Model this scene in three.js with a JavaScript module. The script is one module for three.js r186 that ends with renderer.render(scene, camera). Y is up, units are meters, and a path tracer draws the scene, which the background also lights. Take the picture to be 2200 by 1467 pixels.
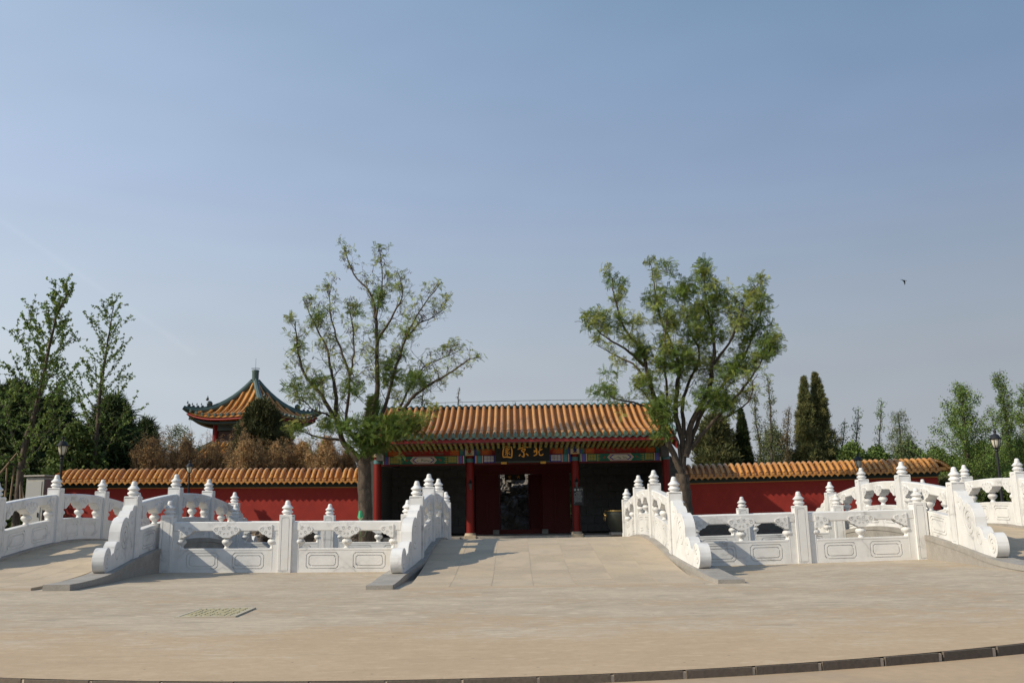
import * as THREE from 'three';
import { mergeGeometries, toCreasedNormals } from 'three/addons/utils/BufferGeometryUtils.js';
import { RoundedBoxGeometry } from 'three/addons/geometries/RoundedBoxGeometry.js';
import { ImprovedNoise } from 'three/addons/math/ImprovedNoise.js';

// ---------------------------------------------------------------- camera, sky, sun, exposure
const scene = new THREE.Scene();
const renderer = new THREE.WebGLRenderer({ antialias: true });
renderer.toneMapping = THREE.LinearToneMapping;
renderer.toneMappingExposure = 1.0;
renderer.shadowMap.enabled = true;
const EYE = 1.05, PITCH = Math.atan((1112 - 733.5) / 2050), ROLL = 0.016;
const camera = new THREE.PerspectiveCamera(2 * Math.atan(733.5 / 2050) * 180 / Math.PI, 2200 / 1467, 0.1, 1500);
camera.rotation.order = 'YXZ';
camera.position.set(0, EYE, 0);
camera.rotation.set(PITCH, 0, -ROLL);
scene.add(camera);

const SUN = new THREE.Vector3(-2.48, 1.805, 1.0).normalize();
const sun = new THREE.DirectionalLight(new THREE.Color().setRGB(1.0, 0.885, 0.70), 4.4);
sun.position.copy(SUN).multiplyScalar(80).add(new THREE.Vector3(0, 0, -25));
sun.target.position.set(0, 0, -25);
sun.castShadow = true;
Object.assign(sun.shadow.camera, { left: -40, right: 40, top: 40, bottom: -40, near: 1, far: 200 });
sun.shadow.mapSize.set(4096, 4096);
scene.add(sun, sun.target);

{ // clear hazy spring sky, brighter on the sun's side, with one faded vapour trail
  const W = 2048, H = 1024, data = new Float32Array(W * H * 4);
  const lin = (r, g, b) => new THREE.Color().setRGB(r / 255, g / 255, b / 255, THREE.SRGBColorSpace);
  const stops = [[-90, lin(150, 146, 140)], [-6, lin(184, 186, 188)], [3, lin(184, 190, 196)], [9.2, lin(177, 187, 198)], [14, lin(167, 182, 201)], [19, lin(155, 174, 202)], [25, lin(144, 167, 197)], [31, lin(134, 160, 191)], [50, lin(114, 145, 184)], [90, lin(104, 135, 176)]];
  const sunAz = new THREE.Vector3(SUN.x, 0, SUN.z).normalize();
  const dirOf = (px, py) => { const du = px - 1100, dv = py - 733.5, u = du - ROLL * dv, v = dv + ROLL * du; const c = Math.cos(PITCH), s = Math.sin(PITCH); return new THREE.Vector3(u, -v * c + 2050 * s, -(2050 * c + v * s)).normalize(); };
  const ta = dirOf(-60, 432), tb = dirOf(330, 700), tn = new THREE.Vector3().crossVectors(ta, tb).normalize(), tmid = ta.clone().add(tb).normalize();
  const n3 = new ImprovedNoise();
  for (let j = 0; j < H; j++) {
    const el = ((j + 0.5) / H - 0.5) * 180, y = Math.sin(el * Math.PI / 180), h = Math.cos(el * Math.PI / 180);
    let k = 0; while (k < stops.length - 2 && el > stops[k + 1][0]) k++;
    let t = Math.min(1, Math.max(0, (el - stops[k][0]) / (stops[k + 1][0] - stops[k][0])));
    const a = stops[k][1], b = stops[k + 1][1];
    for (let i = 0; i < W; i++) {
      const az = ((i + 0.5) / W - 0.5) * 2 * Math.PI, x = Math.cos(az) * h, z = Math.sin(az) * h;
      const c = Math.cos(az) * sunAz.x + Math.sin(az) * sunAz.z, cs = x * SUN.x + y * SUN.y + z * SUN.z;
      const dc = Math.min(c, 0.35) + 0.374, hi = Math.min(1, Math.max(0, (el - 6) / 24)), glow = 1 + (cs > 0 ? 0.4 * Math.pow(cs, 14) : 0);
      const wv = glow * (1 + 0.03 * n3.noise(x * 5, y * 16, z * 5) + 0.02 * n3.noise(x * 14 + 9, y * 40, z * 14)), o = (j * W + i) * 4;
      let r = (a.r + (b.r - a.r) * t) * wv * Math.exp((0.5 + 0.33 * hi) * dc), g = (a.g + (b.g - a.g) * t) * wv * Math.exp((0.52 + 0.11 * hi) * dc), bl = (a.b + (b.b - a.b) * t) * wv * Math.exp((0.5 - 0.04 * hi) * dc);
      const off = Math.abs(x * tn.x + y * tn.y + z * tn.z);
      if (off < 0.006 && x * tmid.x + y * tmid.y + z * tmid.z > 0.99) { const w = 0.045 * Math.exp(-((off / 0.0013) ** 2)); r += w * 0.8; g += w * 0.8; bl += w * 0.7; }
      data[o] = r; data[o + 1] = g; data[o + 2] = bl; data[o + 3] = 1;
    }
  }
  const sky = new THREE.DataTexture(data, W, H, THREE.RGBAFormat, THREE.FloatType);
  sky.mapping = THREE.EquirectangularReflectionMapping; sky.magFilter = THREE.LinearFilter; sky.needsUpdate = true;
  scene.background = sky; scene.environment = sky;
}

// ---------------------------------------------------------------- helpers
const V = (x, y, z) => new THREE.Vector3(x, y, z);
function rnd(seed) { let a = seed >>> 0; return () => { a = (a + 0x6D2B79F5) | 0; let t = Math.imul(a ^ (a >>> 15), 1 | a); t = (t + Math.imul(t ^ (t >>> 7), 61 | t)) ^ t; return ((t ^ (t >>> 14)) >>> 0) / 4294967296; }; }
const R = rnd(7);
const at = (px, py, d) => { // a point of the photograph at a distance d before the camera, in metres
  const du = px - 1100, dv = py - 733.5, u = du - ROLL * dv, v = dv + ROLL * du, c = Math.cos(PITCH), s = Math.sin(PITCH), zf = 2050 * c + v * s;
  return V(u / zf * d, EYE + (-v * c + 2050 * s) / zf * d, -d);
};
const lift = (x) => 0.0012 * Math.min(x * x, 400); // the plaza dishes very slightly towards its middle
const used = {};
const numbered = (n) => { const k = used[n] = (used[n] ?? -1) + 1; return k ? n + '_' + String(k).padStart(3, '0') : n; };
function mesh(name, geo, mat, parent) {
  const m = new THREE.Mesh(Array.isArray(geo) ? merge(geo) : geo, mat); m.castShadow = m.receiveShadow = true;
  m.name = parent && parent !== scene ? name : numbered(name); (parent ?? scene).add(m); return m;
}
function thing(name, label, category, pos = [0, 0, 0], group) {
  const o = new THREE.Group(); o.name = numbered(name); o.position.set(...pos); scene.add(o);
  o.userData = { label, category }; if (group) o.userData.group = group; return o;
}
const tag = (o, label, category, group) => { o.userData.label = label; o.userData.category = category; if (group) o.userData.group = group; return o; };
const struct = (o, label) => { o.userData.kind = 'structure'; if (label) o.userData.label = label; return o; };
function clean(g) { const n = g.index ? g.toNonIndexed() : g; for (const k of Object.keys(n.attributes)) if (!['position', 'normal', 'uv'].includes(k)) n.deleteAttribute(k); n.morphAttributes = {}; return n; }
const merge = (list) => mergeGeometries(list.map(clean), false);
function boxUV(g, size = 1) { // planar coordinates in metres, by the way each face points
  g = clean(g); const p = g.attributes.position, uv = new Float32Array(p.count * 2), a = V(), b = V(), c = V(), n = V();
  for (let i = 0; i < p.count; i += 3) {
    a.fromBufferAttribute(p, i); b.fromBufferAttribute(p, i + 1); c.fromBufferAttribute(p, i + 2);
    n.crossVectors(b.clone().sub(a), c.clone().sub(a)); const ax = Math.abs(n.x), ay = Math.abs(n.y), az = Math.abs(n.z);
    [a, b, c].forEach((q, k) => { const [u, v] = ay >= ax && ay >= az ? [q.x, q.z] : ax >= az ? [q.z, q.y] : [q.x, q.y]; uv[(i + k) * 2] = u / size; uv[(i + k) * 2 + 1] = v / size; });
  }
  g.setAttribute('uv', new THREE.BufferAttribute(uv, 2)); return g;
}
const box = (w, h, d, x = 0, y = 0, z = 0) => new THREE.BoxGeometry(w, h, d).translate(x, y, z);
const rbox = (w, h, d, x = 0, y = 0, z = 0, r = 0.012) => new RoundedBoxGeometry(w, h, d, 1, Math.min(r, w / 2.1, h / 2.1, d / 2.1)).translate(x, y, z);
const lathe = (pts, seg = 16) => new THREE.LatheGeometry(pts.map(([r, y]) => new THREE.Vector2(r, y)), seg);
const cyl = (r0, r1, h, x = 0, y = 0, z = 0, seg = 12) => new THREE.CylinderGeometry(r1, r0, h, seg).translate(x, y + h / 2, z);
const tube = (pts, r, seg = 24, rs = 5) => new THREE.TubeGeometry(new THREE.CatmullRomCurve3(pts), seg, r, rs);
function limb(pts, r0, r1, rs = 6, per = 3, wob = 0, rg = R) { // tapered, bending branch through the given points
  const curve = new THREE.CatmullRomCurve3(pts, false, 'centripetal'), n = Math.max(2, (pts.length - 1) * per), P = [];
  for (let i = 0; i <= n; i++) { const q = curve.getPoint(i / n); if (wob && i && i < n) q.add(V((rg() - 0.5) * wob, (rg() - 0.5) * wob * 0.6, (rg() - 0.5) * wob)); P.push(q); }
  const rad = P.map((_, i) => r0 + (r1 - r0) * Math.pow(i / n, 0.8));
  return sweep(P, rad, rs);
}
function sweep(P, rad, rs = 6, arc = [0, Math.PI * 2], side0) {
  const pos = [], nor = [], uv = [], idx = []; let side = side0 ? side0.clone() : V(0.31, 0.12, 0.94), len = 0;
  for (let i = 0; i < P.length; i++) {
    const t = P[Math.min(i + 1, P.length - 1)].clone().sub(P[Math.max(i - 1, 0)]).normalize();
    side = side.clone().addScaledVector(t, -side.dot(t)); if (side.lengthSq() < 1e-6) side.set(1, 0, 0).addScaledVector(t, -t.x); side.normalize();
    const up = V().crossVectors(t, side); if (i) len += P[i].distanceTo(P[i - 1]);
    for (let k = 0; k <= rs; k++) {
      const a = arc[0] + (arc[1] - arc[0]) * k / rs, d = side.clone().multiplyScalar(Math.cos(a)).addScaledVector(up, Math.sin(a));
      pos.push(P[i].x + d.x * rad[i], P[i].y + d.y * rad[i], P[i].z + d.z * rad[i]); nor.push(d.x, d.y, d.z); uv.push(a / 6.283 * 0.8, len);
    }
  }
  for (let i = 0; i < P.length - 1; i++) for (let k = 0; k < rs; k++) { const a = i * (rs + 1) + k, b = a + rs + 1; idx.push(a, a + 1, b, a + 1, b + 1, b); }
  const g = new THREE.BufferGeometry(); g.setAttribute('position', new THREE.Float32BufferAttribute(pos, 3)); g.setAttribute('normal', new THREE.Float32BufferAttribute(nor, 3)); g.setAttribute('uv', new THREE.Float32BufferAttribute(uv, 2)); g.setIndex(idx); return g;
}
function polyShape(pts, holes = []) { const s = new THREE.Shape(pts.map(([x, y]) => new THREE.Vector2(x, y))); s.holes = holes.map((h) => new THREE.Path(h.map(([x, y]) => new THREE.Vector2(x, y)))); return s; }
const fine = (pts, step = 0.14) => { const out = []; pts.forEach((a, i) => { const b = pts[(i + 1) % pts.length], n = Math.max(1, Math.ceil(Math.abs(b[0] - a[0]) / step)); for (let k = 0; k < n; k++) out.push([a[0] + (b[0] - a[0]) * k / n, a[1] + (b[1] - a[1]) * k / n]); }); return out; };
const rect = (x0, y0, x1, y1) => [[x0, y0], [x1, y0], [x1, y1], [x0, y1]];
const oct = (x0, y0, x1, y1, c) => [[x0 + c, y0], [x1 - c, y0], [x1, y0 + c], [x1, y1 - c], [x1 - c, y1], [x0 + c, y1], [x0, y1 - c], [x0, y0 + c]];
function plate(pts, depth, z, disp, holes = [], bevel = 0) { // an extruded outline whose height follows disp(x)
  const f = (q) => fine(q).map(([x, y]) => [x, y + disp(x)]);
  const g = new THREE.ExtrudeGeometry(polyShape(f(pts), holes.map(f)), { depth: depth - 2 * bevel, bevelEnabled: bevel > 0, bevelThickness: bevel, bevelSize: bevel, bevelOffset: -bevel, bevelSegments: 1, curveSegments: 8 });
  return g.translate(0, 0, z + bevel);
}
const noDisp = () => 0;

// ---------------------------------------------------------------- textures
const NS = 512;
function tileNoise(seed) { // periodic value noise
  const r = rnd(seed), N = 64, T = Float32Array.from({ length: N * N }, r), s = (t) => t * t * (3 - 2 * t);
  return (x, y, fx, fy = fx) => { // x, y in 0..1
    x *= fx; y *= fy; const xi = Math.floor(x), yi = Math.floor(y), u = s(x - xi), v = s(y - yi), W = (i, j) => T[(((j % fy) + fy) % fy % N) * N + (((i % fx) + fx) % fx % N)];
    return (W(xi, yi) * (1 - u) + W(xi + 1, yi) * u) * (1 - v) + (W(xi, yi + 1) * (1 - u) + W(xi + 1, yi + 1) * u) * v;
  };
}
function texture(w, h, fn, colour = true, repeat = true) {
  const data = new Uint8Array(w * h * 4), s = (c) => Math.round(255 * Math.min(1, Math.max(0, c <= 0.0031308 ? 12.92 * c : 1.055 * Math.pow(c, 1 / 2.4) - 0.055)));
  for (let j = 0; j < h; j++) for (let i = 0; i < w; i++) { const c = fn(i / w, j / h), o = (j * w + i) * 4; if (colour) { data[o] = s(c[0]); data[o + 1] = s(c[1]); data[o + 2] = s(c[2]); } else data[o] = data[o + 1] = data[o + 2] = Math.round(255 * Math.min(1, Math.max(0, c))); data[o + 3] = 255; }
  const t = new THREE.DataTexture(data, w, h); t.magFilter = THREE.LinearFilter; t.minFilter = THREE.LinearMipmapLinearFilter; t.generateMipmaps = true;
  t.wrapS = t.wrapT = repeat ? THREE.RepeatWrapping : THREE.MirroredRepeatWrapping; if (colour) t.colorSpace = THREE.SRGBColorSpace; t.needsUpdate = true; return t;
}
const nA = tileNoise(11), nB = tileNoise(23), nC = tileNoise(37);
const fbm = (n, x, y, f, oct = 4, k = 2) => { let s = 0, a = 0.5, t = 0; for (let o = 0; o < oct; o++) { s += a * n(x, y, f, f); t += a; a *= 0.55; f = Math.min(64, f * k); } return s / t; };
const mixc = (a, b, t) => a.map((v, i) => v + (b[i] - v) * t);
const clamp01 = (t) => Math.min(1, Math.max(0, t)), sm = (a, b, x) => { const t = clamp01((x - a) / (b - a)); return t * t * (3 - 2 * t); };

const marbleTex = texture(NS, NS, (x, y) => {
  const w = fbm(nA, x, y, 4, 4), v = Math.abs(fbm(nB, x, y, 3, 5) - 0.5 + 0.12 * (w - 0.5)), vein = Math.exp(-v * 42) * sm(0.38, 0.6, fbm(nC, x, y, 3, 2));
  const c = 0.755 - 0.075 * sm(0.42, 0.7, w) - 0.26 * vein - 0.03 * fbm(nC, x, y, 24, 2);
  const st = sm(0.62, 0.8, fbm(nB, x, y, 5, 4)) * 0.6; return mixc([c, c * 0.992, c * 0.972], [c * 0.96, c * 0.91, c * 0.82], st);
});
const grainTex = texture(256, 256, (x, y) => 0.4 + 0.35 * fbm(nB, x, y, 32, 2) + 0.25 * nC(x, y, 64), false);
const MARBLE = [[0, 0, 0.55], [0.37, 0.61, 0.5], [0.71, 0.23, 0.42], [0.13, 0.83, 0.61]].map(([u, v, s], i) => {
  const t = marbleTex.clone(); t.offset.set(u, v); t.repeat.set(s, s); t.rotation = 0.5 + i * 0.9; t.needsUpdate = true;
  const k = [1, 0.975, 0.99, 0.96][i];
  return new THREE.MeshPhysicalMaterial({ name: 'marble', color: new THREE.Color(k, k, k * 0.995), map: t, roughness: 0.5, bumpMap: grainTex, bumpScale: 0.0015 });
});
const marble = () => MARBLE[Math.floor(R() * 4) % 4];

const std = (o, lin) => { const m = new THREE.MeshStandardMaterial({ roughness: 0.8, ...o }); if (lin) m.color.setRGB(...lin); return m; };
const stoneTex = texture(NS, NS, (x, y) => {
  const w = fbm(nB, x, y, 5, 5), g = nC(x, y, 64), st = Math.exp(-Math.abs(fbm(nA, x, y, 4, 4) - 0.5) * 30);
  return mixc(mixc([0.405, 0.340, 0.255], [0.345, 0.295, 0.228], sm(0.35, 0.65, w)), [0.45, 0.385, 0.30], 0.35 * g + 0.15 * st);
});
const slabMats = [[1.1, 1.06, 1.0], [1.05, 1.0, 0.93], [1.13, 1.08, 1.0], [1.08, 1.03, 0.94]].map((c, i) => { const t = stoneTex.clone(); t.offset.set(i * 0.27, i * 0.41); t.repeat.set(0.4, 0.4); t.needsUpdate = true; return std({ name: 'deck_stone', map: t, roughness: 0.85, bumpMap: grainTex, bumpScale: 0.002 }, c); });
const mortarMat = std({ name: 'mortar', roughness: 0.95 }, [0.52, 0.44, 0.345]);
const greyStoneTex = texture(NS, NS, (x, y) => { const w = fbm(nA, x, y, 6, 5), g = nC(x, y, 64); const c = 0.25 + 0.12 * (w - 0.5) + 0.05 * (g - 0.5); return [c * 1.05, c, c * 0.92]; });
const plinthStone = std({ name: 'grey_stone', map: greyStoneTex, roughness: 0.85, bumpMap: grainTex, bumpScale: 0.002 }, [1.15, 1.12, 1.08]);
const kerbMat = std({ name: 'kerb_stone', map: greyStoneTex, roughness: 0.9, bumpMap: grainTex, bumpScale: 0.004 }, [0.5, 0.43, 0.37]);

// paving of the plaza: worn pale stone, streaked with blown dust that lies thickest in drifts by the kerb
const plazaTex = (() => { const n3 = new ImprovedNoise(); return texture(2048, 1024, (x, y) => {
  const X = x * 32, Z = y * 16; // metres
  const big = 0.5 + 0.5 * n3.noise(X * 0.5, Z * 0.7, 1), mid = 0.5 + 0.5 * (0.6 * n3.noise(X * 1.6, Z * 2.2, 5) + 0.4 * n3.noise(X * 3.7, Z * 5.1, 9)), fin = 0.5 + 0.5 * (0.5 * n3.noise(X * 7, Z * 12, 2) + 0.5 * n3.noise(X * 17, Z * 24, 7));
  const drift = sm(0.40, 0.62, 0.34 * big + 0.36 * mid + 0.30 * fin - 0.26 * sm(1.4, 6, Z) + 0.18);
  let c = mixc([0.405, 0.348, 0.274], [0.285, 0.251, 0.206], sm(0.32, 0.68, 0.3 * big + 0.35 * mid + 0.35 * fin));
  c = mixc(c, [0.46, 0.405, 0.325], 0.75 * sm(0.60, 0.78, 0.5 + 0.5 * n3.noise(X * 4.3, Z * 9, 21)));
  c = mixc(c, [0.235, 0.21, 0.175], 0.6 * sm(0.62, 0.8, 0.5 + 0.5 * n3.noise(X * 1.7, Z * 6, 31)));
  c = mixc(c, [0.395, 0.288, 0.182], (0.5 + 0.3 * fin) * drift);
  c = mixc(c, [0.47, 0.40, 0.31], 0.5 * sm(0.72, 0.85, 0.5 + 0.5 * n3.noise(X * 9, Z * 15, 41)));
  if (R() > 0.9997) c = mixc(c, [0.08, 0.06, 0.05], 0.8);
  return c.map((v, i) => v * [1.17, 1.12, 1.03][i] * (0.95 + 0.1 * nC(x * 16 % 1, y * 8 % 1, 64)));
}, true, false); })();
const plazaMat = std({ name: 'plaza_paving', map: plazaTex, roughness: 0.88, bumpMap: grainTex, bumpScale: 0.002 });
plazaMat.bumpMap = grainTex;
const roadTex = texture(NS, NS, (x, y) => mixc([0.43, 0.315, 0.20], [0.37, 0.28, 0.19], sm(0.3, 0.7, fbm(nA, x, y, 6, 5))).map((v) => v * (0.95 + 0.1 * nC(x, y, 64))));
const roadMat = std({ name: 'dusty_road', map: roadTex, roughness: 0.95 });
const soilTex = texture(NS, NS, (x, y) => mixc([0.15, 0.115, 0.075], [0.09, 0.085, 0.04], sm(0.35, 0.65, fbm(nB, x, y, 6, 5))));
const soilMat = std({ name: 'soil', map: soilTex, roughness: 1 });

const brickTex = texture(NS, NS, (x, y) => { const c = 0.085 + 0.04 * (fbm(nA, x, y, 8, 4) - 0.5) + 0.008 * nC(x, y, 64); return [c, c * 0.98, c * 0.93]; });
const brickMat = std({ name: 'grey_brick', map: brickTex, roughness: 0.9 });
const pierMat = brickMat;
const redTex = texture(NS, NS, (x, y) => { const w = fbm(nA, x, y, 4, 5), k = 0.95 + 0.42 * (w - 0.5) + 0.08 * nC(x, y, 64) + 0.16 * sm(0.6, 0.8, fbm(nB, x, y, 7, 4)); return [0.315 * k, 0.026 * k, 0.016 * k]; });
const redWallMat = std({ name: 'red_plaster', map: redTex, roughness: 0.85, bumpMap: grainTex, bumpScale: 0.001 });
const lacquer = new THREE.MeshPhysicalMaterial({ name: 'red_lacquer', roughness: 0.5, specularIntensity: 0.5 }); lacquer.color.setRGB(0.17, 0.010, 0.006);
const shadedRedMat = std({ name: 'shade_darkened_red', roughness: 0.75 }, [0.105, 0.009, 0.007]);  // darker copy of the column red, porch shade put into the colour
const fasciaMat = std({ name: 'fascia_red', roughness: 0.6 }, [0.22, 0.011, 0.011]);
const greenDark = std({ name: 'dark_green_glaze', roughness: 0.5 }, [0.022, 0.045, 0.036]);
const trimOrange = std({ name: 'orange_trim', roughness: 0.6 }, [0.42, 0.16, 0.025]);
const tileTexA = texture(256, 256, (x, y) => { const k = 0.8 + 0.4 * fbm(nA, x, y, 6, 4), d = sm(0.55, 0.75, fbm(nB, x, y, 8, 3)); return mixc([0.53 * k, 0.238 * k, 0.046 * k], [0.34, 0.19, 0.085], 0.4 * d); });
const glaze = (o, lin) => { const m = new THREE.MeshPhysicalMaterial({ roughness: 0.42, clearcoat: 0.35, clearcoatRoughness: 0.28, ...o }); m.color.setRGB(...lin); return m; };
const tileMats = [[1, 1, 1], [0.93, 0.89, 0.87], [1.04, 1.08, 1.12], [0.9, 0.84, 0.84]].map((c) => glaze({ name: 'orange_glazed_tile', map: tileTexA }, c));
const panMats = tileMats;
const greenTile = [[0.085, 0.15, 0.115], [0.10, 0.17, 0.12], [0.07, 0.13, 0.11]].map((c) => glaze({ name: 'green_glazed_tile' }, c));
const tealTile = glaze({ name: 'teal_ridge_tile' }, [0.055, 0.19, 0.17]);
const goldMat = std({ name: 'gold_leaf', roughness: 0.4, metalness: 0.3 }, [0.75, 0.36, 0.05]);
const blackIron = std({ name: 'black_iron', roughness: 0.5, metalness: 0.4 }, [0.022, 0.023, 0.026]);
const frosted = std({ name: 'frosted_glass', roughness: 0.45 }, [0.62, 0.58, 0.46]);
const wireMat = std({ name: 'wire', roughness: 0.6 }, [0.12, 0.12, 0.12]);
const bronze = std({ name: 'bronze', roughness: 0.45, metalness: 0.4 }, [0.055, 0.06, 0.048]);
const brass = std({ name: 'worn_brass', roughness: 0.35, metalness: 0.85 }, [0.5, 0.34, 0.13]);
const barkTex = texture(256, 512, (x, y) => { const w = fbm(nA, x, y, 12, 4), g = Math.abs(nB(x, y, 16, 5) - 0.5) * 2; const k = 0.35 + 1.2 * w * g + 0.4 * nC(x, y, 48, 20); return [0.095 * k, 0.072 * k, 0.052 * k]; });
const barkMat = std({ name: 'bark', map: barkTex, roughness: 0.95, bumpMap: barkTex, bumpScale: 0.02 });
const barkDark = std({ name: 'twig_bark', roughness: 0.95 }, [0.055, 0.042, 0.036]);
const leaf = (name, r, g, b, tr = 0.25) => { const m = new THREE.MeshPhysicalMaterial({ name, roughness: 0.75, transmission: tr, thickness: 0, side: THREE.DoubleSide, specularIntensity: 0.35 }); m.color.setRGB(r, g, b); return m; };
const WHITE3 = new THREE.Color(1, 1, 1);

// ---------------------------------------------------------------- the ground
const kerbD = (x) => { const c = Math.max(-9, Math.min(9, x)); return 6.70 + 0.10 * c + 0.045 * c * c; };
function sheet(x0, x1, nx, zOf, nz, yOf, uvOf) {
  const pos = [], uv = [], idx = [];
  for (let j = 0; j <= nz; j++) for (let i = 0; i <= nx; i++) { const x = x0 + (x1 - x0) * i / nx, d = zOf(x, j / nz); pos.push(x, yOf(x, d), -d); const q = uvOf(x, d); uv.push(q[0], q[1]); }
  for (let j = 0; j < nz; j++) for (let i = 0; i < nx; i++) { const a = j * (nx + 1) + i, b = a + nx + 1; idx.push(a, a + 1, b, a + 1, b + 1, b); }
  const g = new THREE.BufferGeometry(); g.setAttribute('position', new THREE.Float32BufferAttribute(pos, 3)); g.setAttribute('uv', new THREE.Float32BufferAttribute(uv, 2)); g.setIndex(idx); g.computeVertexNormals(); return g;
}
{ const g2 = grainTex.clone(); g2.repeat.set(48, 24); g2.needsUpdate = true; plazaMat.bumpMap = g2; }
const plaza = struct(mesh('plaza', sheet(-60, 60, 240, (x, t) => kerbD(x) + (20.2 - kerbD(x)) * t, 14, (x) => lift(x), (x, d) => [(x + 16) / 32, (d - 5.5) / 16]), plazaMat), 'pale paved plaza with drifts of sandy dust in front of the bridges');
struct(mesh('road', sheet(-400, 400, 8, (x, t) => -60 + 80 * t, 2, () => -0.058, (x, d) => [x / 3, d / 3]), roadMat), 'dusty roadway below the kerb');
struct(mesh('garden_ground', sheet(-400, 400, 200, (x, t) => 24.8 + 600 * t * t, 20, (x) => lift(x), (x, d) => [x / 3, d / 3]), soilMat), 'bare soil behind the canal');
struct(mesh('path', sheet(-4.5, 5.6, 12, (x, t) => 25.4 + 6.6 * t, 2, (x) => lift(x) + 0.006, (x, d) => [(x + 16) / 32, (d - 10) / 16]), plazaMat), 'paved path between the middle bridge and the gatehouse');
{
  const wallG = boxUV(merge([box(120, 1.6, 0.3, 0, -0.83, -20.36), box(120, 1.6, 0.3, 0, -0.83, -24.64)]));
  struct(mesh('canal_wall', wallG, plinthStone), 'grey stone lining of the canal');
  struct(mesh('canal_bed', boxUV(box(120, 0.2, 4.6, 0, -1.75, -22.5)), soilMat));
  const water = new THREE.MeshPhysicalMaterial({ name: 'water', roughness: 0.06 }); water.color.setRGB(0.02, 0.03, 0.025);
  struct(mesh('canal_water', new THREE.PlaneGeometry(120, 4.3).rotateX(-Math.PI / 2).translate(0, -1.1, -22.5), water), 'still water of the canal');
  const kerb = new THREE.Group(); kerb.name = 'kerb'; scene.add(kerb); struct(kerb, 'low kerb of short grey stone blocks along the front edge of the plaza');
  const stones = [0.12, 0.1, 0.135].map((h, i) => boxUV(rbox(0.492, 0.2, 0.32, 0, 0, 0, 0.003)));
  for (let i = -16; i <= 16; i++) {
    const x = i * 0.5 - 0.13, d = kerbD(x), sl = 0.10 + 0.09 * x;
    const m = mesh('kerb_stone', stones[(i + 33) % 3], kerbMat, kerb); m.position.set(x, lift(x) - 0.104, -d - 0.155 - 0.002 * ((i + 30) % 3)); m.rotation.y = Math.atan(sl);
    const j = mesh('joint', boxUV(box(0.034, 0.19, 0.28)), mortarMat, kerb); j.position.set(x + 0.25, lift(x) - 0.105, -kerbD(x + 0.25) - 0.139 - 0.004 * R()); j.rotation.y = Math.atan(sl);
  }
}

// ---------------------------------------------------------------- marble: posts, panels, scroll stones
const POST_H = 1.15, PW = 0.26;
function postGeo() {
  const parts = [rbox(PW - 0.024, POST_H, PW - 0.024, 0, POST_H / 2 - 0.03, 0, 0.006)], w = PW / 2;
  const arch = (x, y0, y1) => { const o = [[-x, y0], [x, y0], [x, y1 - 0.05]]; for (let k = 1; k < 6; k++) { const a = k * Math.PI / 6; o.push([x * (0.62 + 0.38 * Math.cos(a)) * (Math.cos(a) >= 0 ? 1 : 0) + (Math.cos(a) < 0 ? -x * (0.62 - 0.38 * Math.cos(a)) : 0), y1 - 0.05 + 0.05 * Math.sin(a)]); } o.push([-x, y1 - 0.05]); return o; };
  const skin = [[rect(-w, -0.03, w, POST_H), [arch(0.082, 0.03, POST_H - 0.045)]], [arch(0.071, 0.042, POST_H - 0.057), []]];
  for (const s of [0, 1]) for (const [o, h] of skin) parts.push(plate(o, 0.0125, w - 0.012, noDisp, h, 0.002).rotateY(s * Math.PI));
  for (const s of [-1, 1]) parts.push(rbox(0.012, POST_H, PW - 0.03, s * (w - 0.006), POST_H / 2 - 0.03, 0, 0.003));
  parts.push(rbox(PW - 0.004, 0.03, PW - 0.004, 0, POST_H - 0.006, 0, 0.008));
  return boxUV(merge(parts));
}
const finialGeo = lathe([[0, 0], [0.085, 0], [0.088, 0.012], [0.078, 0.022], [0.092, 0.036], [0.112, 0.052], [0.116, 0.066], [0.108, 0.082], [0.085, 0.1], [0.079, 0.112], [0.09, 0.124], [0.11, 0.138], [0.116, 0.15], [0.108, 0.163], [0.082, 0.185], [0.062, 0.21], [0.053, 0.222], [0.058, 0.23], [0.058, 0.242], [0.049, 0.248], [0.047, 0.272], [0.04, 0.29], [0.024, 0.299], [0, 0.301]].map(([r, y]) => [r, y]), 20);
const vaseGeo = lathe([[0, 0], [0.062, 0], [0.06, 0.014], [0.048, 0.028], [0.042, 0.044], [0.052, 0.062], [0.084, 0.09], [0.103, 0.12], [0.105, 0.142], [0.092, 0.17], [0.065, 0.19], [0.058, 0.198], [0.072, 0.206], [0.076, 0.222], [0.066, 0.24], [0, 0.242]], 18);
const POST = postGeo();
function addPost(parent, x, y, z = 0) {
  const p = mesh('post', POST, marble(), parent); p.position.set(x, y, z);
  const f = mesh('finial', finialGeo, marble(), p); f.position.y = POST_H - 0.002; f.rotation.y = R() * 6; return p;
}
function spiral(cx, cy, r, turns, a0, dir, z, thick = 0.005, seg = 26) {
  const pts = []; for (let k = 0; k <= seg; k++) { const t = k / seg, a = a0 + dir * turns * 2 * Math.PI * t, q = r * (1 - 0.86 * t); pts.push(V(cx + Math.cos(a) * q, cy + Math.sin(a) * q, z)); }
  return new THREE.TubeGeometry(new THREE.CatmullRomCurve3(pts), seg, thick, 4);
}
const cloudHalf = [[0, 0.118], [0.022, 0.1], [0.06, 0.094], [0.088, 0.08], [0.115, 0.088], [0.15, 0.094], [0.185, 0.088], [0.215, 0.07], [0.245, 0.066], [0.268, 0.04], [0.272, 0.008], [0.255, -0.022], [0.228, -0.034], [0.218, -0.06], [0.185, -0.078], [0.15, -0.078], [0.135, -0.1], [0.095, -0.116], [0.075, -0.138], [0, -0.14]];
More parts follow.
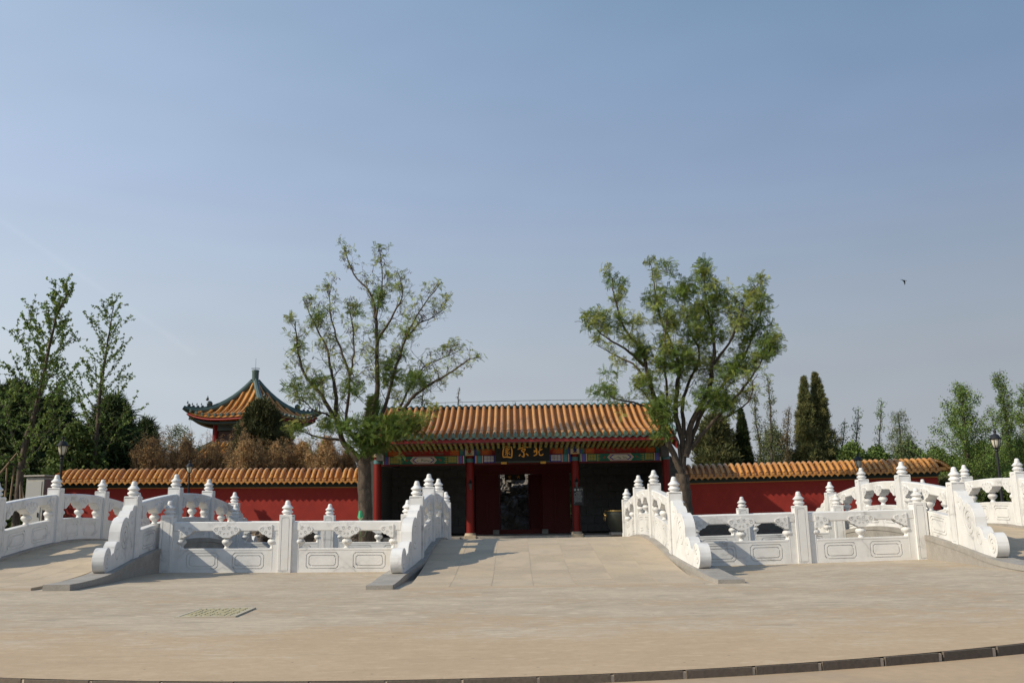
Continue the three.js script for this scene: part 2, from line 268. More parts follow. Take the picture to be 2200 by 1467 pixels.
function slot(cx, cy, r, turns, a0, dir, w, seg = 26, inner = 0.3) { // outline of a spiral groove
  const A = [], B = []; for (let k = 0; k <= seg; k++) { const t = k / seg, a = a0 + dir * turns * 2 * Math.PI * t, q = r * (1 - (1 - inner) * t), c = Math.cos(a), s = Math.sin(a); A.push([cx + c * (q + w / 2), cy + s * (q + w / 2)]); B.push([cx + c * (q - w / 2), cy + s * (q - w / 2)]); }
  const o = [...A, ...B.reverse()]; return o;
}
function cloudGeo(kind) { // 0 whole, 1 right half only, -1 left half only
  const right = cloudHalf, left = cloudHalf.map(([x, y]) => [-x, y]).reverse(), T = 0.105;
  const out = kind === 0 ? [...right, ...left.slice(1, -1)] : kind > 0 ? right : left, holes = [];
  for (const s of kind === 0 ? [-1, 1] : [kind]) { const h = [slot(0.20, 0.022, 0.044, 1.35, 2.6, -1, 0.0105), slot(0.06, 0.045, 0.035, 1.25, 0.4, 1, 0.0095), slot(0.125, -0.04, 0.033, 1.25, 2.8, -1, 0.0095), slot(0.036, -0.068, 0.022, 1.0, 2.8, -1, 0.008)]; holes.push(...h.map((q) => q.map(([x, y]) => [s * x, y]))); }
  const parts = [plate(out, 2 * T - 0.03, -T + 0.015, noDisp)]; for (const z of [T - 0.016, -T]) parts.push(plate(out, 0.016, z, noDisp, holes));
  return boxUV(merge(parts));
}
const CLOUD = { 0: cloudGeo(0), 1: cloudGeo(1), '-1': cloudGeo(-1) };
function panelGeo(L, disp) {
  const T = 0.058, S = 0.020, jx = 0.155, open = rect(jx, 0.475, L - jx, 0.83), body = rect(0, -0.06, L, 0.98);
  const parts = [plate(body, 2 * T, -T, disp, [open])], w = 0.30 * L, g = 0.016, cx = [L * 0.285, L * 0.715];
  const o = (c, i, ch) => oct(c - w / 2 + i, 0.07 + i, c + w / 2 - i, 0.40 - i, ch);
  const skins = [[body, [open, ...cx.map((c) => o(c, 0, 0.05))]]];
  for (const c of cx) skins.push([o(c, g, 0.045), [o(c, 0.055, 0.04)]], [o(c, 0.055 + g, 0.036), []]);
  for (const [q, h] of skins) { parts.push(plate(q, S, T - 0.001, disp, h, 0.002)); parts.push(plate(q, S, -T - S + 0.001, disp, h, 0.002)); }
  for (const [x, y0, y1] of [[jx - 0.02, -0.05, 0.97], [L - jx + 0.012, -0.05, 0.97]]) for (const z of [-1, 1]) parts.push(plate(rect(x, y0 + 0.1, x + 0.008, y1 - 0.2), 0.006, z * (T + S) - 0.003, disp));
  parts.push(plate([[0, 0.825], [L, 0.825], [L, 1.02], [0, 1.02]], 0.175, -0.0875, disp, [], 0.018));
  parts.push(plate([[0, 0.44], [L, 0.44], [L, 0.482], [0, 0.482]].map(([x, y]) => [x ? L - jx - 0.004 : jx + 0.004, y]), 0.165, -0.0825, disp, [], 0.006));
  return boxUV(merge(parts));
}
function addPanel(parent, geo, L, x0, disp, z = 0) {
  const p = mesh('rail_panel', geo, marble(), parent); p.position.set(x0, 0, z);
  for (const [k, x] of [[0, L / 2], [1, 0.15], [-1, L - 0.15]]) {
    const y = disp(x), sl = (disp(x + 0.1) - disp(x - 0.1)) / 0.2;
    const v = mesh('vase', vaseGeo, marble(), p); v.position.set(x, y + 0.478, 0);
    const c = mesh('cloud_bracket', CLOUD[k], marble(), p); c.position.set(x, y + 0.838, 0); c.rotation.z = Math.atan(sl);
  }
  return p;
}
// scroll stone: descending lobes ending in a rolled scroll, seen from the side; x runs outward from the end post
const scrollLobes = [[0.06, 0.85, 0.16], [0.27, 0.73, 0.20], [0.62, 0.50, 0.34], [1.07, 0.26, 0.20], [1.33, 0.17, 0.12], [1.64, 0.20, 0.215]];
function scrollGeo(disp) {
  const top = []; for (let x = 0; x <= 1.9; x += 0.02) { let y = -1; for (const [cx, cy, r] of scrollLobes) if (Math.abs(x - cx) <= r) y = Math.max(y, cy + Math.sqrt(r * r - (x - cx) ** 2));  if (y > -0.5) top.push([x, y]); }
  const [ex, ey, er] = scrollLobes[5]; const end = []; for (let a = 0.05; a > -1.75; a -= 0.12) end.push([ex + er * Math.cos(a), ey + er * Math.sin(a)]);
  const outl = [...[...top].filter(([x]) => x < ex + er - 0.01), ...end, [ex - 0.15, -0.05], [0, -0.05]].reverse();
  const d = (x) => disp(Math.min(x, 1.95));
  const holes = [slot(0.62, 0.50, 0.275, 2.3, 2.0, 1, 0.017, 60, 0.15), slot(1.64, 0.20, 0.165, 2.1, 2.0, 1, 0.015, 48, 0.15), slot(0.20, 0.76, 0.10, 1.0, 2.4, 1, 0.013, 20, 0.5), slot(1.07, 0.25, 0.13, 1.0, 2.2, 1, 0.014, 24, 0.5)];
  const parts = [plate(outl, 0.17, -0.085, d)]; for (const z of [0.084, -0.1]) parts.push(plate(outl, 0.016, z, d, holes, 0.003));
  return boxUV(merge(parts));
}

// ---------------------------------------------------------------- bridges
const BL = 7.6, prof = (s) => Math.abs(s) < BL ? 0.55 * (0.5 + 0.5 * Math.cos(Math.PI * s / BL)) : 0, plinthTop = (s) => prof(s) + 0.06;
const POSTS = [-3.95, -1.32, 1.32, 3.95], PL = 2.63 - PW;
const bridgePanels = [0, 1, 2].map((i) => { const x0 = POSTS[i] + PW / 2, d = (x) => plinthTop(x0 + x); return { x0, d, geo: panelGeo(PL, d) }; });
const scrollFront = scrollGeo((x) => plinthTop(3.95 + PW / 2 + x));
function sideRun(y0, y1, z0, z1, flare, s0, s1, n) { // a long block along the bridge between heights y0(s), y1(s); its outer end splays by flare(s)
  const pos = [], q = (a, b, c, d) => pos.push(...a, ...b, ...c, ...a, ...c, ...d), P = (s, y, z) => [s, y(s), z + flare(s)];
  for (let i = 0; i < n; i++) {
    const a = s0 + (s1 - s0) * i / n, b = s0 + (s1 - s0) * (i + 1) / n;
    q(P(a, y1, z0), P(a, y1, z1), P(b, y1, z1), P(b, y1, z0)); q(P(a, y0, z1), P(b, y0, z1), P(b, y1, z1), P(a, y1, z1)); q(P(b, y0, z0), P(a, y0, z0), P(a, y1, z0), P(b, y1, z0));
    if (!i) q(P(a, y0, z0), P(a, y0, z1), P(a, y1, z1), P(a, y1, z0)); if (i === n - 1) q(P(b, y0, z1), P(b, y0, z0), P(b, y1, z0), P(b, y1, z1));
  }
  const g = new THREE.BufferGeometry(); g.setAttribute('position', new THREE.Float32BufferAttribute(pos, 3)); g.setAttribute('uv', new THREE.Float32BufferAttribute(new Float32Array(pos.length / 3 * 2), 2)); g.computeVertexNormals();
  return boxUV(g);
}
function bridge(label, X, half, yaw, group) {
  const t = thing('stone_bridge', label, 'bridge', [X, lift(X) + 0.012, -22.55], group); t.rotation.order = 'YXZ'; t.rotation.y = Math.PI / 2 + yaw; t.rotation.x = -0.0011 * X;
  const inner = half - 0.2, E = 7.62;
  mesh('deck', sideRun((s) => Math.min(prof(s) - 0.4, Math.abs(s) > 2.4 ? -0.3 : prof(s) - 0.4), (s) => prof(s) + 0.0085, -inner + 0.01, inner - 0.01, () => 0, -7.55, 7.55, 48), mortarMat, t);
  const cols = Math.max(4, Math.round(2 * inner / 0.62)), w = 2 * inner / cols, rows = 17, len = 2 * 7.52 / rows, cache = {};
  for (let c = 0; c < cols; c++) for (let r = 0; r <= rows; r++) {
    const odd = c % 2, a = Math.max(-7.52, -7.52 + (r - odd * 0.5) * len), b = Math.min(7.52, -7.52 + (r + 1 - odd * 0.5) * len); if (b - a < 0.05) continue;
    const key = odd * 100 + r, geo = cache[key] ??= sideRun((s) => prof(s) - 0.02, (s) => prof(s) + 0.013, -w / 2 + 0.003, w / 2 - 0.003, () => 0, a + 0.003, b - 0.003, 3);
    mesh('paving_stone', geo, slabMats[Math.floor(R() * 4)], t).position.set(0, -0.0015 * R(), -inner + (c + 0.5) * w);
  }
  for (const s of [-1, 1]) {
    const z = s * half, fl = (x) => s * 0.2 * sm(4.0, 6.3, Math.abs(x));
    const side = new THREE.Group(); // pieces of one side
    const cuts = [-E, -5.2, -2.6, 0, 2.6, 5.2, E];
    for (let i = 0; i < 6; i++) mesh('kerb_strip', sideRun((x) => plinthTop(x) - 0.09, plinthTop, z - 0.205, z + 0.205, fl, cuts[i] + 0.003, cuts[i + 1] - 0.003, 12), plinthStone, t);
    for (let i = 0; i < 6; i++) mesh('side_wall', sideRun((x) => Math.abs(x) < 2.35 ? Math.min(plinthTop(x) - 0.3, -0.95 + Math.sqrt(Math.max(0, 5.6 - x * x)) * 0.52) : -0.95 + (Math.abs(x) > 2.6 ? 0.75 : 0), (x) => plinthTop(x) - 0.092, z - 0.19, z + 0.19, fl, cuts[i] + 0.004, cuts[i + 1] - 0.004, 16), plinthStone, t);
    for (const p of POSTS) addPost(t, p, plinthTop(p), z);
    for (const p of bridgePanels) addPanel(t, p.geo, PL, p.x0, p.d, z);
    for (const e of [-1, 1]) {
      const g = mesh('scroll_stone', scrollFront, marble(), t); g.position.set(e * (3.95 + PW / 2), 0, z); g.rotation.y = e > 0 ? -s * 0.085 : Math.PI + s * 0.085;
    }
  }
  return t;
}
bridge('wide middle white marble bridge leading straight to the gatehouse door', 0.60, 2.48, 0);
bridge('narrow white marble bridge at the left edge of the plaza', -8.85, 1.30, 0.0417);
bridge('narrow white marble bridge at the right edge of the plaza', 9.88, 1.27, -0.02);

// ---------------------------------------------------------------- straight balustrades between the bridges
function balustrade(label, xs, d) {
  const x0 = (xs[0] + xs[xs.length - 1]) / 2, sl = 0.0024 * x0, t = thing('stone_balustrade', label, 'balustrade', [x0, lift(x0) + 0.0, -d], 'white marble balustrades along the canal');
  t.rotation.z = Math.atan(sl);
  for (const x of xs) addPost(t, x - x0, 0);
  for (let i = 0; i < xs.length - 1; i++) { const L = xs[i + 1] - xs[i] - PW; addPanel(t, panelGeo(L, noDisp), L, xs[i] - x0 + PW / 2, noDisp); }
}
balustrade('straight white marble balustrade on the near side of the canal, left of the middle bridge', [-7.15, -4.71, -2.22], 20);
balustrade('straight white marble balustrade on the near side of the canal, right of the middle bridge', [3.42, 5.89, 8.33], 20);
balustrade('straight white marble balustrade on the far side of the canal, left of the middle bridge', [-7.23, -4.79, -2.25], 25);
balustrade('straight white marble balustrade on the far side of the canal, right of the middle bridge', [3.42, 5.89, 8.33], 25);

// ---------------------------------------------------------------- tiled roofs
// one row of half-round tiles along a path (points from eave to eave), stepped where each tile overlaps the next
function tileRow(path, r, tile, seg = 8) {
  const curve = new THREE.CatmullRomCurve3(path, false, 'centripetal'), L = curve.getLength(), n = Math.max(1, Math.round(L / tile)), P = [], rad = [];
  for (let k = 0; k < n; k++) for (const t of [0.02, 0.5, 0.98]) { P.push(curve.getPointAt(Math.min(1, (k + t) / n))); rad.push(r * (1.06 - 0.1 * t)); }
  return sweep(P, rad, seg, [-0.9, Math.PI + 0.9], V(-1, 0, 0));
}
function panRow(path, w, tile) { // concave channel between two rows, overlapping like scales
  const curve = new THREE.CatmullRomCurve3(path, false, 'centripetal'), L = curve.getLength(), n = Math.max(1, Math.round(L / tile)), pos = [], K = 4;
  for (let k = 0; k < n; k++) {
    const a = curve.getPointAt(k / n), b = curve.getPointAt((k + 1) / n);
    for (let i = 0; i < K; i++) {
      const X = [i, i + 1].map((q) => -w / 2 + w * q / K), Y = X.map((x) => 0.09 * (2 * x / w) ** 2 - 0.05);
      const p = [[a.x + X[0], a.y + Y[0] + 0.028, a.z], [a.x + X[1], a.y + Y[1] + 0.028, a.z], [b.x + X[1], b.y + Y[1], b.z], [b.x + X[0], b.y + Y[0], b.z]];
      pos.push(...p[0], ...p[1], ...p[2], ...p[0], ...p[2], ...p[3]);
      const l = [[a.x + X[0], a.y + Y[0], a.z], [a.x + X[1], a.y + Y[1], a.z]]; pos.push(...l[0], ...l[1], ...p[1], ...l[0], ...p[1], ...p[0]);
    }
  }
  const g = new THREE.BufferGeometry(); g.setAttribute('position', new THREE.Float32BufferAttribute(pos, 3)); g.setAttribute('uv', new THREE.Float32BufferAttribute(new Float32Array(pos.length / 3 * 2), 2)); g.computeVertexNormals(); return boxUV(g);
}
const eaveDisc = (r) => merge([new THREE.CylinderGeometry(r * 1.1, r * 1.1, 0.05, 12).rotateX(Math.PI / 2), new THREE.TorusGeometry(r * 0.72, r * 0.13, 4, 12).translate(0, 0, 0.026), new THREE.SphereGeometry(r * 0.3, 6, 4).translate(0, 0, 0.022)]);
const dripGeo = (w) => new THREE.ExtrudeGeometry(polyShape([[-w / 2, 0.03], [-w * 0.3, -0.015], [0, -0.025], [w * 0.3, -0.015], [w / 2, 0.03], [w * 0.4, -0.05], [w * 0.2, -0.075], [0, -0.125], [-w * 0.2, -0.075], [-w * 0.4, -0.05]]), { depth: 0.02, bevelEnabled: false });
const knob = new THREE.SphereGeometry(0.026, 6, 4).scale(1, 1.2, 1);
const pick = (list) => list[Math.floor(R() * list.length) % list.length];

// ---------------------------------------------------------------- red garden walls with tiled copings
function gardenWall(label, x0, x1, d, slope, yRed0, yRed1, yEave, yTop, endSide) {
  const xc = (x0 + x1) / 2, W = x1 - x0, t = thing('garden_wall', label, 'wall', [xc, 0, -d]); t.rotation.z = slope;
  mesh('plinth', boxUV(box(W - 0.04, yRed0 + 0.4, 0.62, 0, (yRed0 - 0.4) / 2, 0)), brickMat, t);
  mesh('wall_face', boxUV(box(W - 0.08, yRed1 - yRed0, 0.54, 0, (yRed0 + yRed1) / 2, 0)), redWallMat, t);
  mesh('trim', box(W - 0.05, 0.035, 0.6, 0, yRed1 + 0.018, 0), trimOrange, t);
  const cor = []; for (let i = 0; i < 4; i++) cor.push(rbox(W - 0.04 + i * 0.03, (yEave - yRed1 - 0.03) / 4 - 0.004, 0.60 + i * 0.09, 0, yRed1 + 0.037 + (i + 0.5) * (yEave - yRed1 - 0.03) / 4, 0, 0.008));
  mesh('cornice', cor, greenDark, t);
  const half = 0.56, rise = yTop - yEave - 0.07, prof2 = [[half, 0], [half * 0.72, rise * 0.36], [half * 0.42, rise * 0.72], [half * 0.18, rise * 0.95], [0, rise]];
  const bed = [...prof2.map(([z, y]) => [z - 0.04, Math.max(y - 0.10, -0.035)]), ...prof2.slice(0, -1).reverse().map(([z, y]) => [-z + 0.04, Math.max(y - 0.10, -0.035)]), [-half + 0.06, -0.06], [half - 0.06, -0.06]];
  const roof = mesh('coping', boxUV(new THREE.ExtrudeGeometry(polyShape(bed), { depth: W - 0.1, bevelEnabled: false }).rotateY(Math.PI / 2).translate(-W / 2 + 0.05, yEave + 0.03, 0)), panMats[0], t);
  const pts = (dy) => [...prof2.map(([z, y]) => V(0, yEave + 0.035 + y + dy, z)), ...prof2.slice(0, -1).reverse().map(([z, y]) => V(0, yEave + 0.035 + y + dy, -z))];
  const sp = 0.2085, n = Math.round(W / sp), row = tileRow(pts(0.045), 0.060, 0.34), pan = panRow(pts(-0.03), sp, 0.12), disc = eaveDisc(0.064), drip = dripGeo(sp);
  const rowK = merge([row, knob.clone().translate(0, yEave + rise * 0.36 + 0.125, half * 0.72 + 0.02)]);
  for (let i = 0; i < n; i++) {
    const x = -W / 2 + (i + 0.5) * W / n, m = mesh('tile_row', rowK, pick(tileMats), roof); m.position.x = x; m.rotation.z = (R() - 0.5) * 0.02;
    const e = mesh('eave_tile', disc, pick(tileMats), roof); e.position.set(x, yEave + 0.055, half + 0.0); e.rotation.x = -0.2;
    if (i < n - 1) { mesh('pan_tile', pan, pick(panMats), roof).position.x = x + sp / 2; mesh('drip_tile', drip, pick(tileMats), roof).position.set(x + sp / 2, yEave + 0.03, half + 0.015); }
  }
  if (endSide) { // hipped outer end
    const ex = endSide * (W / 2 - 0.02), fan = [];
    for (const [dz, k] of [[0.42, 0.75], [0.2, 1], [-0.02, 1.05], [-0.24, 1]]) { const p = [V(ex - endSide * 0.04, yTop - 0.04, dz * 0.15), V(ex + endSide * 0.16 * k, yTop - 0.10, dz * 0.55), V(ex + endSide * 0.32 * k, yEave + 0.18, dz), V(ex + endSide * 0.42 * k, yEave + 0.06, dz * 1.15)]; const m = mesh('tile_row', tileRow(p, 0.066, 0.3), pick(tileMats), roof); const e = mesh('eave_tile', disc, pick(tileMats), roof); e.position.copy(p[3]); e.rotation.y = endSide * Math.PI / 2; }
    mesh('hip_bed', box(0.3, 0.1, 0.9, ex + endSide * 0.12, yEave + 0.08, 0), panMats[0], roof);
  }
  return t;
}
gardenWall('long red garden wall with an orange tiled coping left of the gatehouse', -15.5, -4.92, 33.2, -0.0115, 1.09, 2.19, 2.40, 2.83, -1);
gardenWall('long red garden wall with an orange tiled coping right of the gatehouse', 5.55, 14.55, 33.2, 0.0115, 1.03, 2.12, 2.33, 2.75, 1);

// ---------------------------------------------------------------- gatehouse
const GX = 0.28, COLX = [-4.6, -1.49, 2.06, 5.13], FL = 0.47, BEAM0 = 2.875, gate = thing('gatehouse', 'single-storey gatehouse with red columns, painted beams and an orange glazed tile roof', 'gatehouse', [0, 0, 0]);
{
  const stone = plinthStone, z = (d) => -d;
  mesh('platform', boxUV(merge([box(11.0, FL - 0.16, 6.6, GX, (FL - 0.16) / 2 - 0.02, -35.3), box(10.8, 0.14, 6.45, GX, FL - 0.09, -35.33)])), stone, gate);
  for (const [x, w] of [[-3.05, 2.5], [0.28, 2.9], [3.5, 2.4]]) mesh('step_slab', boxUV(rbox(w, 0.16, 0.4, x, 0.37, -31.92, 0.012)), plinthStone, gate);
  COLX.forEach((x, i) => {
    const c = mesh('column', cyl(0.132, 0.122, 2.95, x, FL + 0.06, -32.4, 20), lacquer, gate);
    mesh('column_base', boxUV(merge([rbox(0.4, 0.3, 0.42, x, FL - 0.13, -32.28, 0.015), cyl(0.2, 0.17, 0.08, x, FL + 0.015, -32.4, 18)])), slabMats[0], c);
    mesh('column', cyl(0.132, 0.122, 2.95, x, FL + 0.03, -38.2, 12), lacquer, gate);
    // painted vase panel over each column
    const cv = document.createElement('canvas'); cv.width = 64; cv.height = 64; const g = cv.getContext('2d');
    g.fillStyle = '#b9ad97'; g.fillRect(0, 0, 64, 64); g.fillStyle = i % 2 ? '#7a2a18' : '#1c2a6c'; g.beginPath(); g.ellipse(32, 36, 13, 14, 0, 0, 7); g.fill(); g.fillRect(26, 14, 12, 12); g.fillRect(22, 11, 20, 5); g.fillStyle = i % 2 ? '#2b5b4c' : '#5d1414'; g.fillRect(16, 50, 32, 6);
    g.strokeStyle = '#c9a24a'; g.lineWidth = 3; g.strokeRect(1, 1, 62, 62); const t = new THREE.CanvasTexture(cv); t.colorSpace = THREE.SRGBColorSpace;
    mesh('vase_panel', box(0.3, 0.33, 0.16, x, 3.29, -32.31), std({ map: t, roughness: 0.7, name: 'painted_vase' }), gate);
    mesh('painted_band', merge([cyl(0.136, 0.136, 0.13, x, 2.9, -32.4, 20)]), std({ roughness: 0.6, name: 'teal_band' }, [0.06, 0.16, 0.17]), gate);
  });
  // beams: painted wood, each bay its own pieces
  const beamTex = (kind, flip) => {
    const cv = document.createElement('canvas'), W = 768, H = 72; cv.width = W; cv.height = H; const g = cv.getContext('2d');
    const blue = '#232f8a', green = '#0f5f4c', gold = '#b39a3c', white = '#d8d2bd', red = '#9a1d12';
    g.fillStyle = kind ? blue : green; g.fillRect(0, 0, W, H);
    for (const s of [0, 1]) { // end bands
      g.save(); if (s) { g.translate(W, 0); g.scale(-1, 1); }
      [[0, 14, kind ? blue : green], [14, 6, white], [20, 8, red], [28, 34, kind ? '#39808a' : '#4a5aa8'], [62, 5, red], [67, 5, white]].forEach(([x, w, c]) => { g.fillStyle = c; g.fillRect(x, 0, w, H); });
      g.fillStyle = 'rgba(200,200,190,.5)'; for (let k = 0; k < 9; k++) g.fillRect(32 + (k % 3) * 9, 6 + k * 7, 5, 3);
      g.strokeStyle = kind ? white : gold; g.lineWidth = 4; for (let k = 0; k < 3; k++) for (let m = 0; m < 2; m++) { g.strokeRect(84 + k * 26, 8 + m * 30, 18, 22); g.strokeRect(90 + k * 26, 14 + m * 30, 6, 10); }
      g.fillStyle = gold; for (let k = 0; k < 4; k++) { g.beginPath(); g.moveTo(166, 6 + k * 18); g.lineTo(206 - (k % 2) * 12, 12 + k * 18); g.lineTo(166, 16 + k * 18); g.fill(); }
      g.fillStyle = kind ? gold : '#a8321c'; g.beginPath(); g.arc(228, 40, 8, 0, 7); g.arc(240, 30, 6, 0, 7); g.fill(); g.restore();
    }
    if (!kind) { // cartouche with a small ink landscape
      const car = (i, c) => { g.fillStyle = c; g.beginPath(); g.moveTo(262 + i, H / 2); g.lineTo(292 + i, 2 + i * 0.35); g.lineTo(W - 292 - i, 2 + i * 0.35); g.lineTo(W - 262 - i, H / 2); g.lineTo(W - 292 - i, H - 2 - i * 0.35); g.lineTo(292 + i, H - 2 - i * 0.35); g.closePath(); g.fill(); };
      car(0, white); car(7, red); car(13, white); car(19, blue); car(32, '#c9c5b6');
      const r = rnd(flip ? 5 : 9); g.strokeStyle = '#33352f'; for (let k = 0; k < 60; k++) { g.lineWidth = 1 + 2 * r(); g.beginPath(); const x = 320 + r() * 128, y = 50 - 26 * r() * Math.exp(-(((x - 384) / 60) ** 2)); g.moveTo(x, y); g.lineTo(x + 14 * r(), y + 4 * (r() - 0.3)); g.stroke(); }
    }
    const t = new THREE.CanvasTexture(cv); t.colorSpace = THREE.SRGBColorSpace; return t;
  };
  const redTexC = (seed) => {
    const cv = document.createElement('canvas'), W = 768, H = 64; cv.width = W; cv.height = H; const g = cv.getContext('2d'), r = rnd(seed);
    g.fillStyle = '#8e130c'; g.fillRect(0, 0, W, H); for (const s of [0, 1]) { g.save(); if (s) { g.translate(W, 0); g.scale(-1, 1); } g.fillStyle = '#4a5aa0'; g.fillRect(0, 0, 26, H); g.fillStyle = '#2f7a6c'; g.fillRect(26, 0, 26, H); g.fillStyle = '#b1441a'; g.fillRect(60, 0, 84, H); g.strokeStyle = '#c2821f'; g.lineWidth = 3; for (let k = 0; k < 6; k++) { g.beginPath(); g.moveTo(64, 8 + k * 9); g.lineTo(110 + 30 * r(), 8 + k * 9); g.stroke(); } g.restore(); }
    g.strokeStyle = '#4d6a52'; for (let k = 0; k < 46; k++) { const x = 200 + 370 * r(), y = 30 + 14 * Math.sin(x / 40) * r() + 8 * r(); g.lineWidth = 2 + 2 * r(); g.beginPath(); g.arc(x, y, 3 + 5 * r(), r() * 6, r() * 6 + 2.5); g.stroke(); }
    const t = new THREE.CanvasTexture(cv); t.colorSpace = THREE.SRGBColorSpace; return t;
  };
  const purTex = (() => { const cv = document.createElement('canvas'); cv.width = 512; cv.height = 48; const g = cv.getContext('2d'), r = rnd(3); g.fillStyle = '#24506a'; g.fillRect(0, 0, 512, 48); ['#1d5a48', '#3a4a98', '#8d8a70', '#7a1a14', '#a08a3c'].forEach((c) => { for (let k = 0; k < 14; k++) { g.fillStyle = c; g.fillRect(r() * 512, r() * 40, 6 + 22 * r(), 4 + 12 * r()); } }); const t = new THREE.CanvasTexture(cv); t.colorSpace = THREE.SRGBColorSpace; return t; })();
  for (let b = 0; b < 3; b++) {
    const xa = COLX[b] + 0.14, xb = COLX[b + 1] - 0.14, w = xb - xa, xm = (xa + xb) / 2;
    mesh('beam', box(w, 0.25, 0.22, xm, BEAM0 + 0.125, -32.4), std({ map: beamTex(b === 1 ? 1 : 0, b), roughness: 0.65, name: 'painted_beam' }), gate);
    mesh('beam_underside', box(w, 0.05, 0.2, xm, BEAM0 - 0.028, -32.41), shadedRedMat, gate);  // underside coloured darker to stand for the shade below the beam
    mesh('red_board', box(w, 0.225, 0.12, xm, BEAM0 + 0.365, -32.41), std({ map: redTexC(b + 20), roughness: 0.6, name: 'painted_red_board' }), gate);
    mesh('purlin', box(w + 0.05, 0.17, 0.24, xm, BEAM0 + 0.575, -32.4), std({ map: purTex, roughness: 0.65, name: 'painted_purlin' }), gate);
  }
  // roof
  const XL = -4.62, XR = 5.18, roofPts = [[30.72, 3.61], [31.6, 3.83], [32.6, 4.12], [33.6, 4.54], [34.25, 4.87], [34.5, 4.985], [34.72, 5.02]], mid = 34.72;
  const full = (dy) => [...roofPts.map(([d, y]) => V(0, y + dy, -d)), ...roofPts.slice(0, -1).reverse().map(([d, y]) => V(0, y + dy, -(2 * mid - d)))];
  const sec = full(-0.115).map((p) => [-p.z, p.y]); const low = [...sec].reverse().map(([d, y]) => [d, y - 0.07]);
  const roof = mesh('roof', boxUV(new THREE.ExtrudeGeometry(polyShape([...sec, ...low]), { depth: XR - XL, bevelEnabled: false }).rotateY(Math.PI / 2).translate(XL, 0, 0)), greenDark, gate);
  const n = 44, sp = (XR - XL) / n, P = full(0.045), front = P.slice(0, 7);
  const cut = (a, b) => { const c = new THREE.CatmullRomCurve3(front, false, 'centripetal'), o = []; for (let k = 0; k <= 8; k++) o.push(c.getPointAt(a + (b - a) * k / 8)); return o; };
  const gEave = tileRow(cut(0, 0.04), 0.060, 0.2), gRow = tileRow(cut(0.04, 0.93), 0.058, 0.24), gRidge = tileRow([...cut(0.93, 1), V(0, P[7].y, P[7].z), V(0, P[8].y, P[8].z)].map((p) => p.clone().add(V(0, 0.008, 0))), 0.066, 0.2, 10);
  const pan = panRow(full(-0.035).slice(0, 7), sp, 0.085), disc = eaveDisc(0.068), drip = dripGeo(sp).scale(1, 0.8, 1);
  const panG = panRow(full(-0.03).slice(0, 2).map((p, i) => i ? p.clone().lerp(full(-0.03)[0], 0.8) : p), sp, 0.1);
  for (let i = 0; i <= n; i++) {
    const x = XL + i * sp, j = (R() - 0.5) * 0.008;
    for (const [nm, g, m] of [['tile_row', gRow, pick(tileMats)], ['eave_tile', gEave, pick(greenTile)], ['ridge_tile', gRidge, tealTile]]) mesh(nm, g, m, roof).position.x = x + j;
    const e = mesh('eave_disc', disc, pick(greenTile), roof); e.position.set(x + j, 3.655, -30.70); e.rotation.x = -0.15;
    const kn = mesh('tile_nail', knob, greenTile[2], roof); kn.position.set(x + j, 3.755, -30.83);
    if (i < n) { mesh('pan_tile', pan, pick(panMats), roof).position.x = x + sp / 2; mesh('pan_tile', panG, pick(greenTile), roof).position.set(x + sp / 2, 0.006, 0); mesh('drip_tile', drip, pick(greenTile), roof).position.set(x + sp / 2, 3.615, -30.70); }
  }
  mesh('roof_ridge', boxUV(box(XR - XL, 0.09, 0.5, (XL + XR) / 2, 5.0, -34.72)), std({ roughness: 0.5, name: 'dark_teal' }, [0.02, 0.05, 0.05]), roof);
  for (const [x, s] of [[XL - 0.02, -1], [XR + 0.02, 1]]) {
    mesh('bargeboard', new THREE.ExtrudeGeometry(polyShape([...sec.map(([d, y]) => [d, y - 0.02]), ...[...sec].reverse().map(([d, y]) => [d, y - 0.34])]), { depth: 0.06, bevelEnabled: false }).rotateY(Math.PI / 2).translate(x - 0.03 + s * 0.05, 0, 0), fasciaMat, roof);
    mesh('verge_row', tileRow(P.map((p) => p.clone().add(V(x + s * 0.06, 0.05, 0))), 0.085, 0.3), greenTile[1], roof);
  }
  mesh('fascia', merge([box(XR - XL, 0.11, 0.03, (XL + XR) / 2, 3.495, -30.73), box(XR - XL, 0.02, 1.6, (XL + XR) / 2, 3.46, -31.55)]), fasciaMat, roof);
  const rafTex = (() => { const cv = document.createElement('canvas'); cv.width = cv.height = 32; const g = cv.getContext('2d'); g.fillStyle = '#4c5636'; g.fillRect(0, 0, 32, 32); g.strokeStyle = '#a39a55'; g.lineWidth = 4; g.strokeRect(3, 3, 26, 26); g.fillStyle = '#a39a55'; g.fillRect(12, 6, 8, 20); g.fillRect(6, 13, 20, 6); const t = new THREE.CanvasTexture(cv); t.colorSpace = THREE.SRGBColorSpace; return t; })();
  const raf = new THREE.BoxGeometry(0.085, 0.085, 1.6).rotateX(-0.09), rafM = std({ map: rafTex, roughness: 0.7, name: 'painted_rafter' });
  for (let i = 0; i < 56; i++) mesh('rafter', raf, rafM, roof).position.set(XL + 0.09 + i * (XR - XL - 0.18) / 55, 3.39, -31.70);
  // lightning wire over the ridge
  mesh('lightning_wire', merge([tube([V(XL + 0.6, 5.20, -34.7), V(0, 5.25, -34.7), V(XR - 0.6, 5.24, -34.7)], 0.008, 24, 4), tube([V(XL, 3.86, -31.2), V(0, 3.87, -31.2), V(XR, 3.86, -31.2)], 0.005, 8, 4), ...Array.from({ length: 14 }, (_, i) => box(0.010, 0.22, 0.010, XL + 0.9 + i * 0.62, 5.14, -34.7))]), wireMat, roof);
  // walls, doors
  const back = 36.4, K = 36.4 / 34.7;
